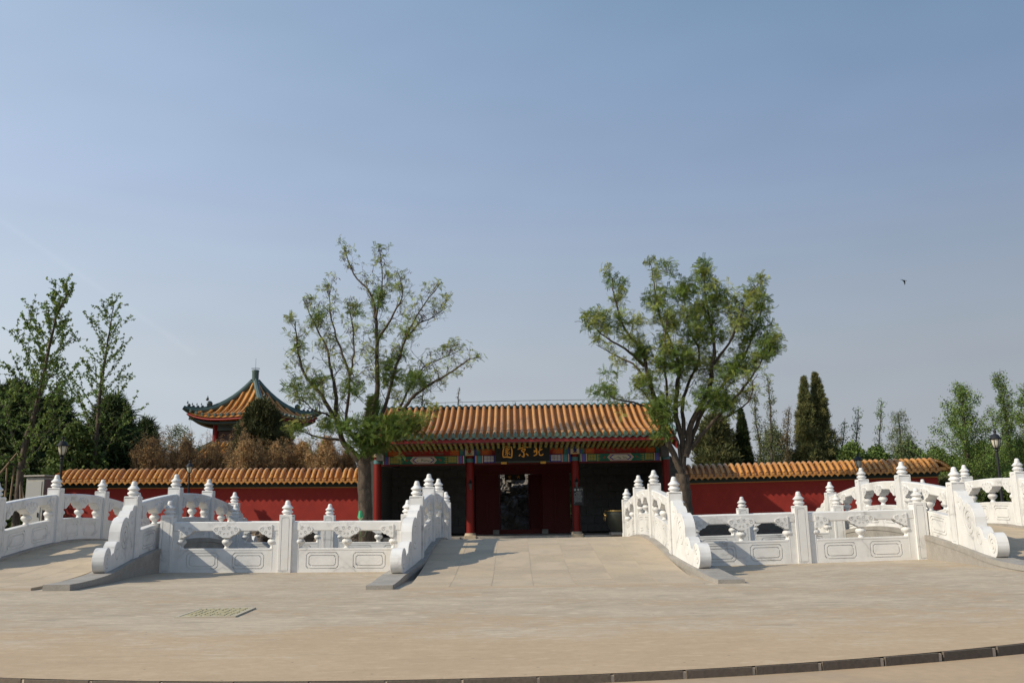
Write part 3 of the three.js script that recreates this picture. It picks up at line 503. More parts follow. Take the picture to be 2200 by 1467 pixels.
  for (const [xa, xb] of [[-4.66, COLX[1] * K], [COLX[2] * K, 5.2]]) {
    for (let r = 0; r < 10; r++) for (let c = 0; c < 6; c++) { const w = (xb - xa) / 5.5, x0 = Math.max(xa, xa + (c - (r % 2) * 0.5) * w), x1 = Math.min(xb, xa + (c + 1 - (r % 2) * 0.5) * w); if (x1 - x0 > 0.05) mesh('brick', boxUV(rbox(x1 - x0 - 0.008, 0.287, 0.3, (x0 + x1) / 2, FL + 0.03 + 0.145 + r * 0.295, -back - 0.15 - 0.003 * ((r * 3 + c) % 3), 0.004)), brickMat, gate); }
    mesh('lintel', box(xb - xa, 0.85, 0.28, (xa + xb) / 2, 3.86, -back - 0.15), shadedRedMat, gate);
    mesh('wall_backing', box(xb - xa, 3.2, 0.1, (xa + xb) / 2, FL + 1.57, -back - 0.37), brickMat, gate);
  }
  for (const [x, s] of [[-4.6 - 0.32, -1], [5.13 + 0.3, 1]]) {
    mesh('gable_wall', boxUV(merge([box(0.2, 2.6, 5.3, x - s * 0.20, FL + 1.3 - 0.05, -35.13), new THREE.ExtrudeGeometry(polyShape([[31.9, 2.98], [37.5, 2.98], [37.5, 3.75], [36.8, 4.0], [35.8, 4.4], [34.72, 4.88], [33.6, 4.4], [32.6, 4.0], [31.9, 3.75]]), { depth: 0.24, bevelEnabled: false }).rotateY(Math.PI / 2).translate(s < 0 ? -4.58 : 4.92, 0, 0)])), brickMat, gate);
    for (let k = 0; k < 8; k++) mesh('stone_block', boxUV(rbox(0.36, 0.312, 0.45, x, FL + 0.155 + k * 0.318, -32.98, 0.008)), pierMat, gate);
  }
  const leafD = (x, w, rot) => { // a door leaf with raised frames
    w *= K; const dl = mesh('door_leaf', merge([box(w, 2.16, 0.06, w / 2, 1.08, 0), ...[[0.1, 0.5], [0.64, 0.27], [0.99, 1.03]].flatMap(([y, h]) => [box(w - 0.12, 0.035, 0.1, w / 2, y, 0), box(w - 0.12, 0.035, 0.1, w / 2, y + h, 0), box(0.035, h, 0.1, 0.08, y + h / 2, 0), box(0.035, h, 0.1, w - 0.08, y + h / 2, 0)])]), shadedRedMat, gate);
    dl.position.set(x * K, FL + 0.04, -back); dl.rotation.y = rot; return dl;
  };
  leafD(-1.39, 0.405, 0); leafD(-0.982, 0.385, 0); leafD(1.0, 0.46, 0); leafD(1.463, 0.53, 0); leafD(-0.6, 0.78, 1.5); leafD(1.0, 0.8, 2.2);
  mesh('door_lintel', merge([box(3.55 * K, 1.6, 0.16, 0.285 * K, FL + 2.24 + 0.8, -back), box(3.5 * K, 0.06, 0.22, 0.285 * K, FL + 2.22, -back)]), shadedRedMat, gate);
  mesh('threshold', box(3.4 * K, 0.16, 0.14, 0.285 * K, FL + 0.06, -back + 0.02), shadedRedMat, gate);
  for (const x of [-0.67, 1.07]) mesh('door_pivot_stone', boxUV(rbox(0.23, 0.17, 0.34, x * K, FL + 0.06, -back + 0.22)), plinthStone, gate);
  const pegMat = lacquer, hex = new THREE.TorusGeometry(0.088, 0.022, 5, 6).rotateZ(Math.PI / 6);
  for (let i = 0; i < 4; i++) mesh('door_peg', hex.clone(), pegMat, gate).position.set((-0.42 + i * 0.345) * K, FL + 2.43, -back + 0.09);
}

// ---------------------------------------------------------------- writing: the name board and the notice
// brush strokes as flat tapered ribbons with rounded ends, each [width, x, y, x, y ...] on the board
function brush(strokes, sx, sy, ox, oy, depth, wk = 1) {
  return merge(strokes.map(([w, ...q]) => {
    const pts = []; for (let i = 0; i < q.length; i += 2) pts.push(new THREE.Vector2((q[i] - ox) * sx, (oy - q[i + 1]) * sy));
    const c = new THREE.SplineCurve(pts), n = 10, L = [], Rr = [];
    for (let k = 0; k <= n; k++) { const t = k / n, p = c.getPoint(t), d = c.getTangent(t), h = w * sx * wk * (0.62 + 0.38 * Math.sin(Math.PI * (0.15 + 0.7 * t))) / 2; L.push([p.x - d.y * h, p.y + d.x * h]); Rr.push([p.x + d.y * h, p.y - d.x * h]); }
    return new THREE.ExtrudeGeometry(polyShape([...L, ...Rr.reverse()]), { depth, bevelEnabled: false });
  }));
}
{
  const s = thing('name_board', 'black name board with three golden characters hung under the gatehouse eave', 'sign', [0.285, 3.21, -31.98]); s.rotation.x = 0.13;
  mesh('board', rbox(1.82, 0.63, 0.06, 0, 0, 0, 0.012), std({ name: 'black_lacquer', roughness: 0.8 }, [0.01, 0.011, 0.012]), s);
  mesh('frame', merge([box(1.84, 0.05, 0.08, 0, -0.335, 0), box(1.84, 0.03, 0.08, 0, 0.32, 0)]), greenDark, s);
  const k = 1.82 / 2160, g = (st) => brush(st, k, k * 1.0, 1120, 590, 0.012, 1.05).translate(0, 0, 0.03);
  mesh('character', g([[44, 385, 440, 350, 620, 358, 790], [46, 350, 790, 520, 785, 690, 815], [26, 400, 415, 470, 355, 640, 348], [48, 672, 370, 712, 560, 695, 810], [38, 515, 385, 520, 440, 515, 500], [26, 450, 428, 595, 412], [30, 425, 498, 520, 486, 630, 474], [26, 440, 545, 520, 530, 598, 522], [28, 425, 606, 500, 588, 556, 556], [32, 505, 545, 520, 640, 518, 745], [26, 500, 628, 460, 670, 425, 712], [30, 545, 628, 590, 655, 640, 694], [30, 585, 580, 618, 600]]), goldMat, s);
  mesh('character', g([[44, 1105, 318, 1135, 332, 1160, 356], [38, 935, 490, 1060, 450, 1200, 412, 1365, 420], [36, 1080, 515, 1105, 560, 1140, 605], [40, 1100, 512, 1180, 490, 1238, 492, 1200, 580], [30, 1140, 590, 1205, 575], [46, 1160, 590, 1185, 680, 1180, 775, 1150, 795], [34, 1165, 792, 1120, 772, 1090, 758], [44, 1048, 692, 1010, 725, 992, 768], [46, 1258, 665, 1310, 695, 1358, 748]]), goldMat, s);
  mesh('character', g([[50, 1632, 425, 1672, 470, 1690, 560, 1690, 705], [42, 1570, 552, 1620, 556, 1690, 535], [40, 1580, 620, 1625, 590, 1680, 570], [40, 1570, 752, 1630, 728, 1700, 690], [28, 1845, 320, 1830, 420, 1800, 540, 1785, 660], [40, 1785, 650, 1800, 725, 1870, 738, 1925, 720, 1940, 680], [40, 1918, 505, 1850, 515, 1800, 560, 1740, 625]]), goldMat, s);
  for (const x of [-0.62, 0.69]) mesh('bracket', rbox(0.185, 0.075, 0.16, x, -0.36, 0.03, 0.01), std({ name: 'yellow_bracket', roughness: 0.5 }, [0.55, 0.30, 0.035]), s);
}
{
  const cv = document.createElement('canvas'); cv.width = 220; cv.height = 384; const g = cv.getContext('2d'), r = rnd(44);
  g.fillStyle = '#0b0c0c'; g.fillRect(0, 0, 220, 384); g.strokeStyle = '#b9bdb8'; g.lineCap = 'round';
  const L = (w, ...p) => { g.lineWidth = w; g.beginPath(); g.moveTo(p[0], p[1]); for (let i = 2; i < p.length; i += 2) g.lineTo(p[i], p[i + 1]); g.stroke(); };
  // heading of three characters, the last one is the sign for gate
  for (const x of [22, 92]) { for (let k = 0; k < 5; k++) L(4.5, x, 34 + k * 9, x + 40, 34 + k * 9); L(5, x + 12, 30, x + 12, 74); L(5, x + 30, 30, x + 30, 74); }
  L(5, 164, 34, 172, 40); L(5, 160, 46, 160, 74); L(5, 178, 36, 200, 36, 200, 74, 192, 70);
  for (let row = 0; row < 9; row++) { const n = [6, 8, 8, 9, 9, 8, 8, 8, 1][row], x0 = row === 0 ? 66 : 22; for (let c = 0; c < n; c++) { if (row === 2 && c === 1) continue; const x = x0 + c * 20, y = 96 + row * 29; for (let k = 0; k < 5; k++) { const a = r() * 13, b = r() * 14; if (r() < 0.5) L(2.3, x, y + b, x + 14, y + b); else L(2.3, x + a, y, x + a, y + 15); } } }
  const t = new THREE.CanvasTexture(cv); t.colorSpace = THREE.SRGBColorSpace;
  const s = thing('notice_board', 'small black notice with white text fixed to the right door column', 'sign', [COLX[2] + 0.07, 1.72, -32.22]);
  mesh('backing', rbox(0.35, 0.6, 0.03, 0, 0, 0, 0.006), std({ name: 'black_panel', roughness: 0.5 }, [0.01, 0.01, 0.01]), s);
  mesh('text_panel', new THREE.PlaneGeometry(0.335, 0.585).translate(0, 0, 0.0165), std({ map: t, roughness: 0.5, name: 'notice_print' }), s);
  for (const [x, w] of [[COLX[1], 'left'], [COLX[2], 'right']]) {
    const l = thing('wall_lantern', `small dark lantern on the ${w} red column beside the gatehouse door`, 'lantern', [x + 0.02, 2.1, -32.2]);
    mesh('cap', new THREE.CylinderGeometry(0.015, 0.085, 0.1, 6).translate(0, 0.14, 0), blackIron, l); mesh('glass', new THREE.CylinderGeometry(0.07, 0.045, 0.19, 6), std({ name: 'dim_glass', roughness: 0.3 }, [0.05, 0.06, 0.06]), l);
    mesh('bracket', merge([box(0.03, 0.03, 0.14, 0, 0.17, -0.06), box(0.06, 0.2, 0.02, 0, 0.1, -0.075), cyl(0.02, 0.005, 0.05, 0, 0.19, 0, 6)]), blackIron, l);
  }
}

// ---------------------------------------------------------------- small things
function lamp(label, p, h, k, lean = 0) { // garden lamp: pole with a tapering lantern under a domed cap
  const t = thing('street_lamp', label, 'lamp', [p.x, lift(p.x), p.z]), hb = h - 0.62 * k;
  mesh('pole', merge([cyl(0.045 * k + 0.01, 0.03 * k + 0.004, hb, 0, 0, 0, 10), cyl(0.09, 0.06, 0.3, 0, 0, 0, 12), lathe([[0, 0], [0.05, 0], [0.06, 0.03], [0.035, 0.06], [0.05, 0.09], [0, 0.09]].map(([r, y]) => [r * k, y * k])).translate(0, hb - 0.09 * k, 0)]), blackIron, t);
  mesh('lamp_glass', lathe([[0, 0], [0.07, 0.01], [0.11, 0.12], [0.135, 0.25], [0.14, 0.3], [0, 0.3]].map(([r, y]) => [r * k, y * k]), 12).translate(0, hb + 0.02, 0), frosted, t);
  const ribs = []; for (let i = 0; i < 6; i++) { const a = i * Math.PI / 3 + 0.3, c = Math.cos(a), s = Math.sin(a); ribs.push(tube([[0.075, 0], [0.115, 0.12], [0.14, 0.25], [0.146, 0.31]].map(([r, y]) => V(c * r * k, y * k, s * r * k)), 0.009 * k, 8, 4)); }
  mesh('lamp_frame', merge([...ribs, lathe([[0, 0], [0.09, 0], [0.085, 0.025], [0, 0.03]].map(([r, y]) => [r * k, y * k]))]).translate(0, hb + 0.01, 0), blackIron, t);
  mesh('lamp_cap', lathe([[0.02, 0.29], [0.18, 0.285], [0.185, 0.305], [0.14, 0.34], [0.11, 0.4], [0.06, 0.44], [0.03, 0.455], [0.035, 0.5], [0.05, 0.525], [0.035, 0.56], [0.012, 0.58], [0, 0.62]].map(([r, y]) => [r * k, y * k]), 16).translate(0, hb + 0.01, 0), blackIron, t);
  t.rotation.z = lean; return t;
}
lamp('tall black garden lamp at the left end of the red wall, beside the grey cabinet', at(128, 1040, 29), 3.5, 1.02);
lamp('small black garden lamp in front of the left red wall, behind the left bridge', at(404, 1060, 32), 2.98, 0.74);
lamp('small black garden lamp in front of the right red wall, behind the right bridge', at(1846, 1010, 32), 2.86, 0.86);
lamp('tall black garden lamp beyond the right bridge, before the green trees', at(2147, 1010, 29), 3.22, 0.98);
{
  const c = at(85, 1050, 30), t = thing('utility_cabinet', 'tall grey metal utility cabinet at the left end of the red wall', 'cabinet', [c.x + 0.0, lift(c.x), c.z]); t.rotation.y = -0.18;
  mesh('body', rbox(0.62, 2.2, 0.5, 0, 1.15, 0, 0.01), std({ name: 'grey_paint', map: greyStoneTex, roughness: 0.6 }, [1.25, 1.28, 1.25]), t);
  mesh('door', rbox(0.52, 1.95, 0.02, -0.02, 1.14, 0.255, 0.005), std({ name: 'door_paint', roughness: 0.5 }, [0.34, 0.345, 0.335]), t);
  mesh('side_panel', rbox(0.02, 2.1, 0.44, 0.315, 1.13, 0, 0.004), std({ name: 'rust_red_paint', roughness: 0.7 }, [0.20, 0.115, 0.105]), t);
  mesh('top', rbox(0.74, 0.05, 0.62, 0, 2.29, 0.02, 0.012), std({ name: 'top_paint', roughness: 0.6 }, [0.33, 0.30, 0.27]), t);
  mesh('handle', rbox(0.03, 0.14, 0.03, 0.18, 1.1, 0.275, 0.006), blackIron, t);
}
{
  const t = thing('manhole_cover', 'yellowish square cast manhole cover set in the plaza on the left', 'manhole cover', [-3.48, lift(-3.5) + 0.004, -11.45]); t.rotation.y = 0.05;
  const m = std({ name: 'cast_resin', roughness: 0.8, bumpMap: grainTex, bumpScale: 0.004 }, [0.41, 0.365, 0.225]), r = rnd(12), rel = [];
  mesh('frame', merge([[0.68, 0.045, 0, 0.5], [0.68, 0.045, 0, -0.5], [0.045, 1.0, 0.32, 0], [0.045, 1.0, -0.32, 0]].map(([w, d, x, z]) => rbox(w, 0.02, d, x, 0.0, z, 0.003))), std({ name: 'cast_frame', roughness: 0.85 }, [0.44, 0.39, 0.30]), t);
  mesh('plate', rbox(0.585, 0.03, 0.945, 0, -0.008, 0, 0.004), m, t);
  mesh('seam', merge([box(0.03, 0.004, 0.95, 0.292, 0.002, 0), box(0.014, 0.004, 0.95, -0.298, 0.002, 0)]), std({ name: 'dark_gap', roughness: 1 }, [0.03, 0.028, 0.025]), t);
  for (let i = 0; i < 7; i++) for (let j = 0; j < 11; j++) if (r() < 0.72) rel.push(rbox(0.05 * (0.5 + r()), 0.009, 0.045, -0.24 + i * 0.08, 0.0095, -0.42 + j * 0.083, 0.003));
  const rm = mesh('relief', rel, std({ name: 'worn_relief', roughness: 0.8 }, [0.39, 0.345, 0.215]), t); rm.userData.kind = 'stuff';
}
{
  const t = thing('bronze_vat', 'big bronze water vat with a gold rim on the right of the gatehouse porch', 'vat', [3.42, FL, -31.75]);
  mesh('bowl', lathe([[0, 0], [0.24, 0], [0.27, 0.04], [0.34, 0.2], [0.42, 0.42], [0.455, 0.6], [0.45, 0.72], [0.43, 0.74], [0.42, 0.6], [0.36, 0.3], [0, 0.12]], 32), bronze, t);
  mesh('rim', new THREE.TorusGeometry(0.455, 0.028, 8, 36).rotateX(Math.PI / 2).translate(0, 0.745, 0), brass, t);
  for (const a of [2.9, -0.1]) { const h = mesh('handle', merge([new THREE.SphereGeometry(0.06, 10, 8).scale(1, 1.1, 0.9), new THREE.SphereGeometry(0.025, 6, 5).translate(0.03, 0.06, 0.04), new THREE.SphereGeometry(0.025, 6, 5).translate(-0.03, 0.06, 0.04), new THREE.TorusGeometry(0.07, 0.013, 6, 18).translate(0, -0.1, 0.03)]), brass, t); h.position.set(Math.cos(a) * 0.47, 0.6, Math.sin(a) * 0.47); h.rotation.y = Math.PI / 2 - a; }
  mesh('stand', boxUV(merge([rbox(0.62, 0.09, 0.62, 0, 0.02, 0, 0.01)])), plinthStone, t);
}
{
  const t = thing('green_lantern', 'small shiny green faceted ornament on a thin stick before the left tree', 'garden ornament', [-4.30, lift(4.3), -27]);
  const gm = new THREE.MeshPhysicalMaterial({ name: 'green_plastic', roughness: 0.15, transmission: 0.35, thickness: 0, clearcoat: 0.6, flatShading: true }); gm.color.setRGB(0.07, 0.55, 0.22);
  const pale = new THREE.MeshPhysicalMaterial({ name: 'pale_green_plastic', roughness: 0.2, clearcoat: 0.5, flatShading: true }); pale.color.setRGB(0.45, 0.72, 0.42);
  mesh('shade', lathe([[0.012, 0.27], [0.05, 0.255], [0.085, 0.1], [0.088, 0.08]], 6).translate(0, 1.02, 0), gm, t);
  mesh('lower_bowl', lathe([[0.088, 0.08], [0.07, 0.05], [0.04, 0.03], [0.03, 0], [0, 0]], 6).translate(0, 1.02, 0), pale, t);
  mesh('stick', cyl(0.012, 0.01, 1.03, 0, 0, 0, 6), std({ name: 'green_stick' }, [0.10, 0.14, 0.06]), t);
  mesh('cord', tube([V(0, 0.98, 0), V(0.03, 0.62, 0.02), V(0.1, 0.58, 0.02), V(0.17, 0.72, 0.02), V(0.18, 0.9, 0)], 0.006, 16, 4), std({ name: 'green_cord' }, [0.12, 0.18, 0.10]), t);
}
{ // bird, gliding and banking
  const c = at(1943, 603, 60), t = thing('bird', 'small dark bird gliding alone in the open sky on the right', 'bird', c.toArray()); const m = std({ name: 'dark_feathers', roughness: 0.9 }, [0.02, 0.022, 0.03]);
  mesh('body', new THREE.SphereGeometry(0.045, 10, 6).scale(1, 0.9, 2.6), m, t);
  const wing = (s) => { const g = new THREE.ExtrudeGeometry(polyShape([[0, -0.06], [0.1, -0.07], [0.24, -0.02], [0.3, 0.06], [0.2, 0.04], [0.1, 0.05], [0, 0.05]].map(([x, y]) => [x * s, y])), { depth: 0.012, bevelEnabled: false }).rotateX(-Math.PI / 2); return g.rotateZ(-s * 0.45); };
  mesh('wing', wing(1), m, t); mesh('wing', wing(-1), m, t); mesh('tail', new THREE.ConeGeometry(0.035, 0.12, 4).rotateX(-Math.PI / 2).scale(1, 0.3, 1).translate(0, 0, 0.14), m, t);
  t.rotation.set(0.25, 0.5, -0.72);
}
// rocks: a noisy boulder
function boulder(seed, sx, sy, sz, det = 3, rough = 0.35) {
  const g = new THREE.IcosahedronGeometry(1, det * 3), p = g.attributes.position, n3 = new ImprovedNoise(), v = V();
  for (let i = 0; i < p.count; i++) { v.fromBufferAttribute(p, i); const q = v.clone().multiplyScalar(1.5); const a = n3.noise(q.x + seed, q.y, q.z) * 0.6 + (0.5 - Math.abs(n3.noise(q.x * 2.1, q.y * 2.1 + seed, q.z * 2.1))) * 0.45 + n3.noise(q.x * 5, q.y * 5, q.z * 5 + seed) * 0.18; v.multiplyScalar(1 + rough * a * 2); p.setXYZ(i, v.x * sx, v.y * sy, v.z * sz); }
  g.computeVertexNormals(); return boxUV(toCreasedNormals(g, 0.6));
}
const rockTex = texture(256, 256, (x, y) => { const c = 0.135 + 0.13 * (fbm(nA, x, y, 6, 5) - 0.5) + 0.05 * nC(x, y, 48); return [c * 1.08, c, c * 0.9]; });
const rockMat = std({ name: 'limestone', map: rockTex, roughness: 0.9 }), rubbleMat = std({ name: 'brown_rubble', map: rockTex, roughness: 0.95 }, [0.9, 0.72, 0.55]);
{
  const t = thing('scholar_rock', 'tall craggy garden rock standing behind the open gatehouse door', 'rock', [0.35, 0, -40.1]);
  [[0, 0.55, 0, 1.1, 0.75, 0.6], [-0.55, 1.5, 0.1, 0.55, 0.6, 0.5], [0.5, 1.45, 0.0, 0.6, 0.65, 0.5], [-0.05, 2.05, 0.25, 0.6, 0.42, 0.45], [0.55, 2.55, 0.05, 0.55, 0.4, 0.42], [-0.35, 2.75, 0, 0.5, 0.35, 0.4], [0.95, 1.9, 0.2, 0.3, 0.35, 0.3], [-0.9, 2.2, 0.1, 0.35, 0.5, 0.35]].forEach(([x, y, z, a, b, c], i) => { mesh('boulder', boulder(i * 3.7 + 1, a, b, c, 4, 0.5), rockMat, t).position.set(x, y, z); });
  const s = thing('inner_plaque', 'dark plaque with two small golden characters hanging inside the gatehouse door', 'sign', at(1106, 1026, 38.0).toArray());
  mesh('board', rbox(0.8, 0.24, 0.03, 0, 0.02, 0, 0.006), std({ name: 'dark_board', roughness: 0.6 }, [0.02, 0.012, 0.01]), s);
  mesh('character', brush([[20, -70, 40, 70, 44], [18, -30, 80, -30, 20], [18, 30, 80, 30, 20], [18, -60, 0, 60, 4], [20, 0, 40, 0, -70], [18, -50, -30, 50, -34], [18, -60, -70, 60, -72]], 0.0009, -0.0009, 0, 0, 0.01).translate(-0.2, 0.02, 0.016), goldMat, s);
  mesh('character', brush([[20, -70, 20, 70, 26], [20, 0, 80, -10, 10, -60, -70], [20, 5, 10, 60, -70]], 0.0009, -0.0009, 0, 0, 0.01).translate(0.14, 0.02, 0.016), goldMat, s);
}
{
  const shapes = [0, 1, 2, 3].map((i) => boulder(i * 5.1 + 30, 0.36, 0.26, 0.28, 1, 0.3)), rg = rnd(61);
  const root = thing('rubble_edging', 'rough brown rubble stones heaped along the foot of the left red wall', 'rubble');
  for (let i = 0; i < 44; i++) { const x = -12.6 + i * 0.18 + rg() * 0.2, m = mesh('stone', shapes[i % 4], rubbleMat, root); m.position.set(x, lift(x) + 0.12 + 0.3 * (i % 2) * rg() + 0.1, -30.6 - rg() * 1.4 - (i % 2) * 0.5); m.rotation.set(rg() * 6, rg() * 6, rg() * 6); m.scale.setScalar(0.7 + 0.6 * rg()); }
}

// ---------------------------------------------------------------- pavilion behind the left wall
{
  const C = V(-15.0, 0, -55), rot = 27 * Math.PI / 180, t = thing('pavilion', 'square garden pavilion with an upturned orange and green tiled roof rising behind the left wall', 'pavilion', C.toArray());
  t.rotation.y = rot - Math.PI / 4; // faces look along local x and z, corners at 45 degrees
  const PG = [[0.035, 0.065, 0.05], [0.045, 0.08, 0.058], [0.028, 0.05, 0.042]].map((c) => glaze({ name: 'dark_green_tile' }, c));
  const face = (k) => { const g = new THREE.Group(); return k * Math.PI / 2; };
  function tier(name, e0, y0, e1, y1, sag, upturn, rows, withFigures) {
    const greenP = PG; // half-width e1 at the eave height y1, e0 at the top y0
    const half = (q) => e0 + (e1 - e0) * q, yAt = (q, u) => y0 - (y0 - y1) * (1 - Math.pow(1 - q, sag)) + upturn * Math.pow(Math.abs(u), 3) * q * q;
    const pt = (u, q, dy = 0) => V(u * half(q), yAt(q, u) + dy, half(q) * (1 + 0.02 * Math.pow(Math.abs(u), 3)));
    const pos = [], NU = 12, NQ = 10;
    for (let i = 0; i < NU; i++) for (let j = 0; j < NQ; j++) { const u0 = -1 + 2 * i / NU, u1 = -1 + 2 * (i + 1) / NU, q0 = j / NQ, q1 = (j + 1) / NQ, a = pt(u0, q0), b = pt(u1, q0), c = pt(u1, q1), d = pt(u0, q1); for (const p of [a, d, c, a, c, b]) pos.push(p.x, p.y - 0.065, p.z); for (const p of [a, c, d, a, b, c]) pos.push(p.x, p.y - 0.2, p.z); }
    const slab = new THREE.BufferGeometry(); slab.setAttribute('position', new THREE.Float32BufferAttribute(pos, 3)); slab.setAttribute('uv', new THREE.Float32BufferAttribute(new Float32Array(pos.length / 3 * 2), 2)); slab.computeVertexNormals();
    const base = mesh(name, boxUV(merge([0, 1, 2, 3].map((k) => slab.clone().rotateY(k * Math.PI / 2)))), panMats[0], t);
    const disc = eaveDisc(0.085), beast = merge([new THREE.SphereGeometry(0.07, 7, 5).scale(0.8, 1.2, 1.3).translate(0, 0.1, 0), new THREE.SphereGeometry(0.05, 6, 5).translate(0, 0.23, 0.07), new THREE.ConeGeometry(0.03, 0.1, 4).translate(0, 0.3, 0.06), box(0.08, 0.06, 0.16, 0, 0.02, 0)]);
    for (let k = 0; k < 4; k++) {
      const holder = (m) => { m.rotation.y = k * Math.PI / 2; return m; };
      for (let i = 0; i < rows; i++) {
        const x = (-1 + 2 * (i + 0.5) / rows) * e1, q0 = Math.max(0.02, (Math.abs(x) - e0) / (e1 - e0) + 0.03), P = [];
        if (q0 > 0.95) continue;
        for (let s = 0; s <= 6; s++) { const q = 1 + (q0 - 1) * s / 6, u = x / half(q); P.push(V(x, yAt(q, Math.min(1, Math.abs(u))) + 0.075, half(q))); }
        const cut = P[1].clone().lerp(P[0], 0.55);
        holder(mesh('tile_row', tileRow([cut, ...P.slice(1)], 0.068, 0.35, 6), pick(tileMats), base));
        holder(mesh('eave_tile', merge([tileRow([P[0], cut], 0.08, 0.2, 6), disc.clone().translate(P[0].x, P[0].y, P[0].z + 0.02)]), pick(greenP), base));
      }
      const edge = [], eg = []; for (let i = 0; i <= 16; i++) { const u = -1 + i / 8, p = pt(u, 1); edge.push(p.clone().add(V(0, -0.17, -0.05))); eg.push(p.clone().add(V(0, -0.34, -0.3))); }
      holder(mesh('fascia', sweep(edge, edge.map(() => 0.065), 4, [0, Math.PI * 2]), fasciaMat, base)); holder(mesh('rafter_band', sweep(eg, eg.map(() => 0.12), 4, [0, Math.PI * 2]), greenDark, base));
      // hip ridge with a row of small figures
      const hip = []; for (let s = 0; s <= 10; s++) { const q = s / 10, h = half(q); hip.push(V(h, yAt(q, 1) + 0.06, h)); } const tip = hip[10].clone().add(V(0.16, 0.12, 0.16));
      holder(mesh('hip_ridge', merge([sweep([...hip, tip], [...hip.map(() => 0.17), 0.12], 8), sweep([...hip].map((p) => p.clone().add(V(0, 0.17, 0))), hip.map(() => 0.06), 6)]), greenP[k % 3], base));
      if (withFigures) for (const [q, s] of [[0.98, 1.1], [0.91, 0.9], [0.84, 0.9], [0.77, 0.9], [0.66, 1.9]]) { const h = half(q), m = mesh('ridge_figure', beast, greenP[2], base); const v = V(h, yAt(q, 1) + 0.22, h).applyAxisAngle(V(0, 1, 0), k * Math.PI / 2); m.position.copy(v); m.rotation.y = k * Math.PI / 2 + Math.PI / 4; m.scale.setScalar(s); }
      else holder(mesh('corner_beam', box(0.16, 0.16, 0.7, 0, 0, 0).rotateY(Math.PI / 4).translate(e1 - 0.25, y1 + upturn - 0.32, e1 - 0.25), greenDark, base));
    }
    return base;
  }
  tier('upper_roof', 0.14, 8.95, 2.62, 6.82, 1.9, 0.42, 13, true);
  tier('lower_roof', 1.5, 5.42, 3.1, 4.3, 1.3, 0.3, 18, false);
  mesh('roof_finial', merge([lathe([[0, 0], [0.26, 0], [0.28, 0.06], [0.2, 0.12], [0.19, 0.2], [0.2, 0.82], [0.23, 0.86], [0.2, 0.92], [0, 0.94]], 16).translate(0, 8.82, 0)]), PG[1], t);
  mesh('lightning_rod', merge([cyl(0.012, 0.008, 0.75, 0, 9.7, 0, 5), new THREE.TorusGeometry(0.24, 0.012, 4, 20).rotateX(Math.PI / 2).translate(0, 9.84, 0)]), wireMat, t);
  const timber = std({ name: 'brown_timber', roughness: 0.8 }, [0.05, 0.03, 0.022]);
  for (const [x, z] of [[1.5, 1.5], [-1.5, 1.5], [1.5, -1.5], [-1.5, -1.5]]) { mesh('column', cyl(0.17, 0.16, 2.4, x, 4.9, z, 14), lacquer, t); mesh('lower_column', cyl(0.17, 0.16, 5, x * 1.5, 0, z * 1.5, 12), lacquer, t); }
  for (let k = 0; k < 4; k++) { const m = mesh('painted_beam', box(3.2, 0.42, 0.14, 0, 6.35, 1.5), greenDark, t); m.rotation.y = k * Math.PI / 2; const r = mesh('window_wall', box(2.8, 1.0, 0.08, 0, 5.6, 1.44), timber, t); r.rotation.y = k * Math.PI / 2; const w = mesh('lower_wall', box(4.4, 4.6, 0.1, 0, 2.4, 2.2), redWallMat, t); w.rotation.y = k * Math.PI / 2; }
}

// ---------------------------------------------------------------- trees and shrubs
const QY = V(0, 1, 0);
function crown(parent, name, geo, mat, list, rg, tint) { // list of [position, direction, size]
  const im = new THREE.InstancedMesh(geo, mat, list.length), M = new THREE.Matrix4(), q = new THREE.Quaternion(), roll = new THREE.Quaternion(), col = new THREE.Color();
  list.forEach(([p, d, s], i) => { q.setFromUnitVectors(QY, d.clone().normalize()); roll.setFromAxisAngle(QY, rg() * 6.28); q.multiply(roll); M.compose(p, q, V(s, s, s)); im.setMatrixAt(i, M); const k = tint[0] + (tint[1] - tint[0]) * rg(), w = (rg() - 0.5) * 0.25; col.setRGB(k * (1 + w), k, k * (1 - w * 0.5)); im.setColorAt(i, col); });
  im.name = name; im.castShadow = im.receiveShadow = true; im.userData.kind = 'stuff'; parent.add(im); return im;
}
function leafGeo(list) { // pointed leaves: [base, direction, normal-ish side, length, width]
  const pos = [], nor = [];
  for (const [b, d, sd, l, w] of list) { const D = d.clone().normalize(), S = sd.clone().addScaledVector(D, -sd.dot(D)).normalize(), N = V().crossVectors(S, D), a = b, m1 = b.clone().addScaledVector(D, l * 0.45).addScaledVector(S, w / 2).addScaledVector(N, w * 0.12), m2 = b.clone().addScaledVector(D, l * 0.45).addScaledVector(S, -w / 2).addScaledVector(N, w * 0.12), e = b.clone().addScaledVector(D, l); for (const p of [a, m1, e, a, e, m2]) { pos.push(p.x, p.y, p.z); nor.push(N.x, N.y, N.z); } }
  const g = new THREE.BufferGeometry(); g.setAttribute('position', new THREE.Float32BufferAttribute(pos, 3)); g.setAttribute('normal', new THREE.Float32BufferAttribute(nor, 3)); g.setAttribute('uv', new THREE.Float32BufferAttribute(new Float32Array(pos.length / 3 * 2), 2)); return g;
}
const rv = (rg) => { const z = rg() * 2 - 1, a = rg() * 6.2832, r = Math.sqrt(1 - z * z); return V(r * Math.cos(a), z, r * Math.sin(a)); };
const spray = (seed, n, rad, l, w, up = 0, flat = 1) => { const rg = rnd(seed), L = []; for (let i = 0; i < n; i++) { const p = rv(rg).multiplyScalar(rad * Math.cbrt(rg())); p.y *= flat; const d = rv(rg); d.y += up; L.push([p, d, rv(rg), l * (0.7 + 0.6 * rg()), w * (0.7 + 0.6 * rg())]); } return leafGeo(L); };
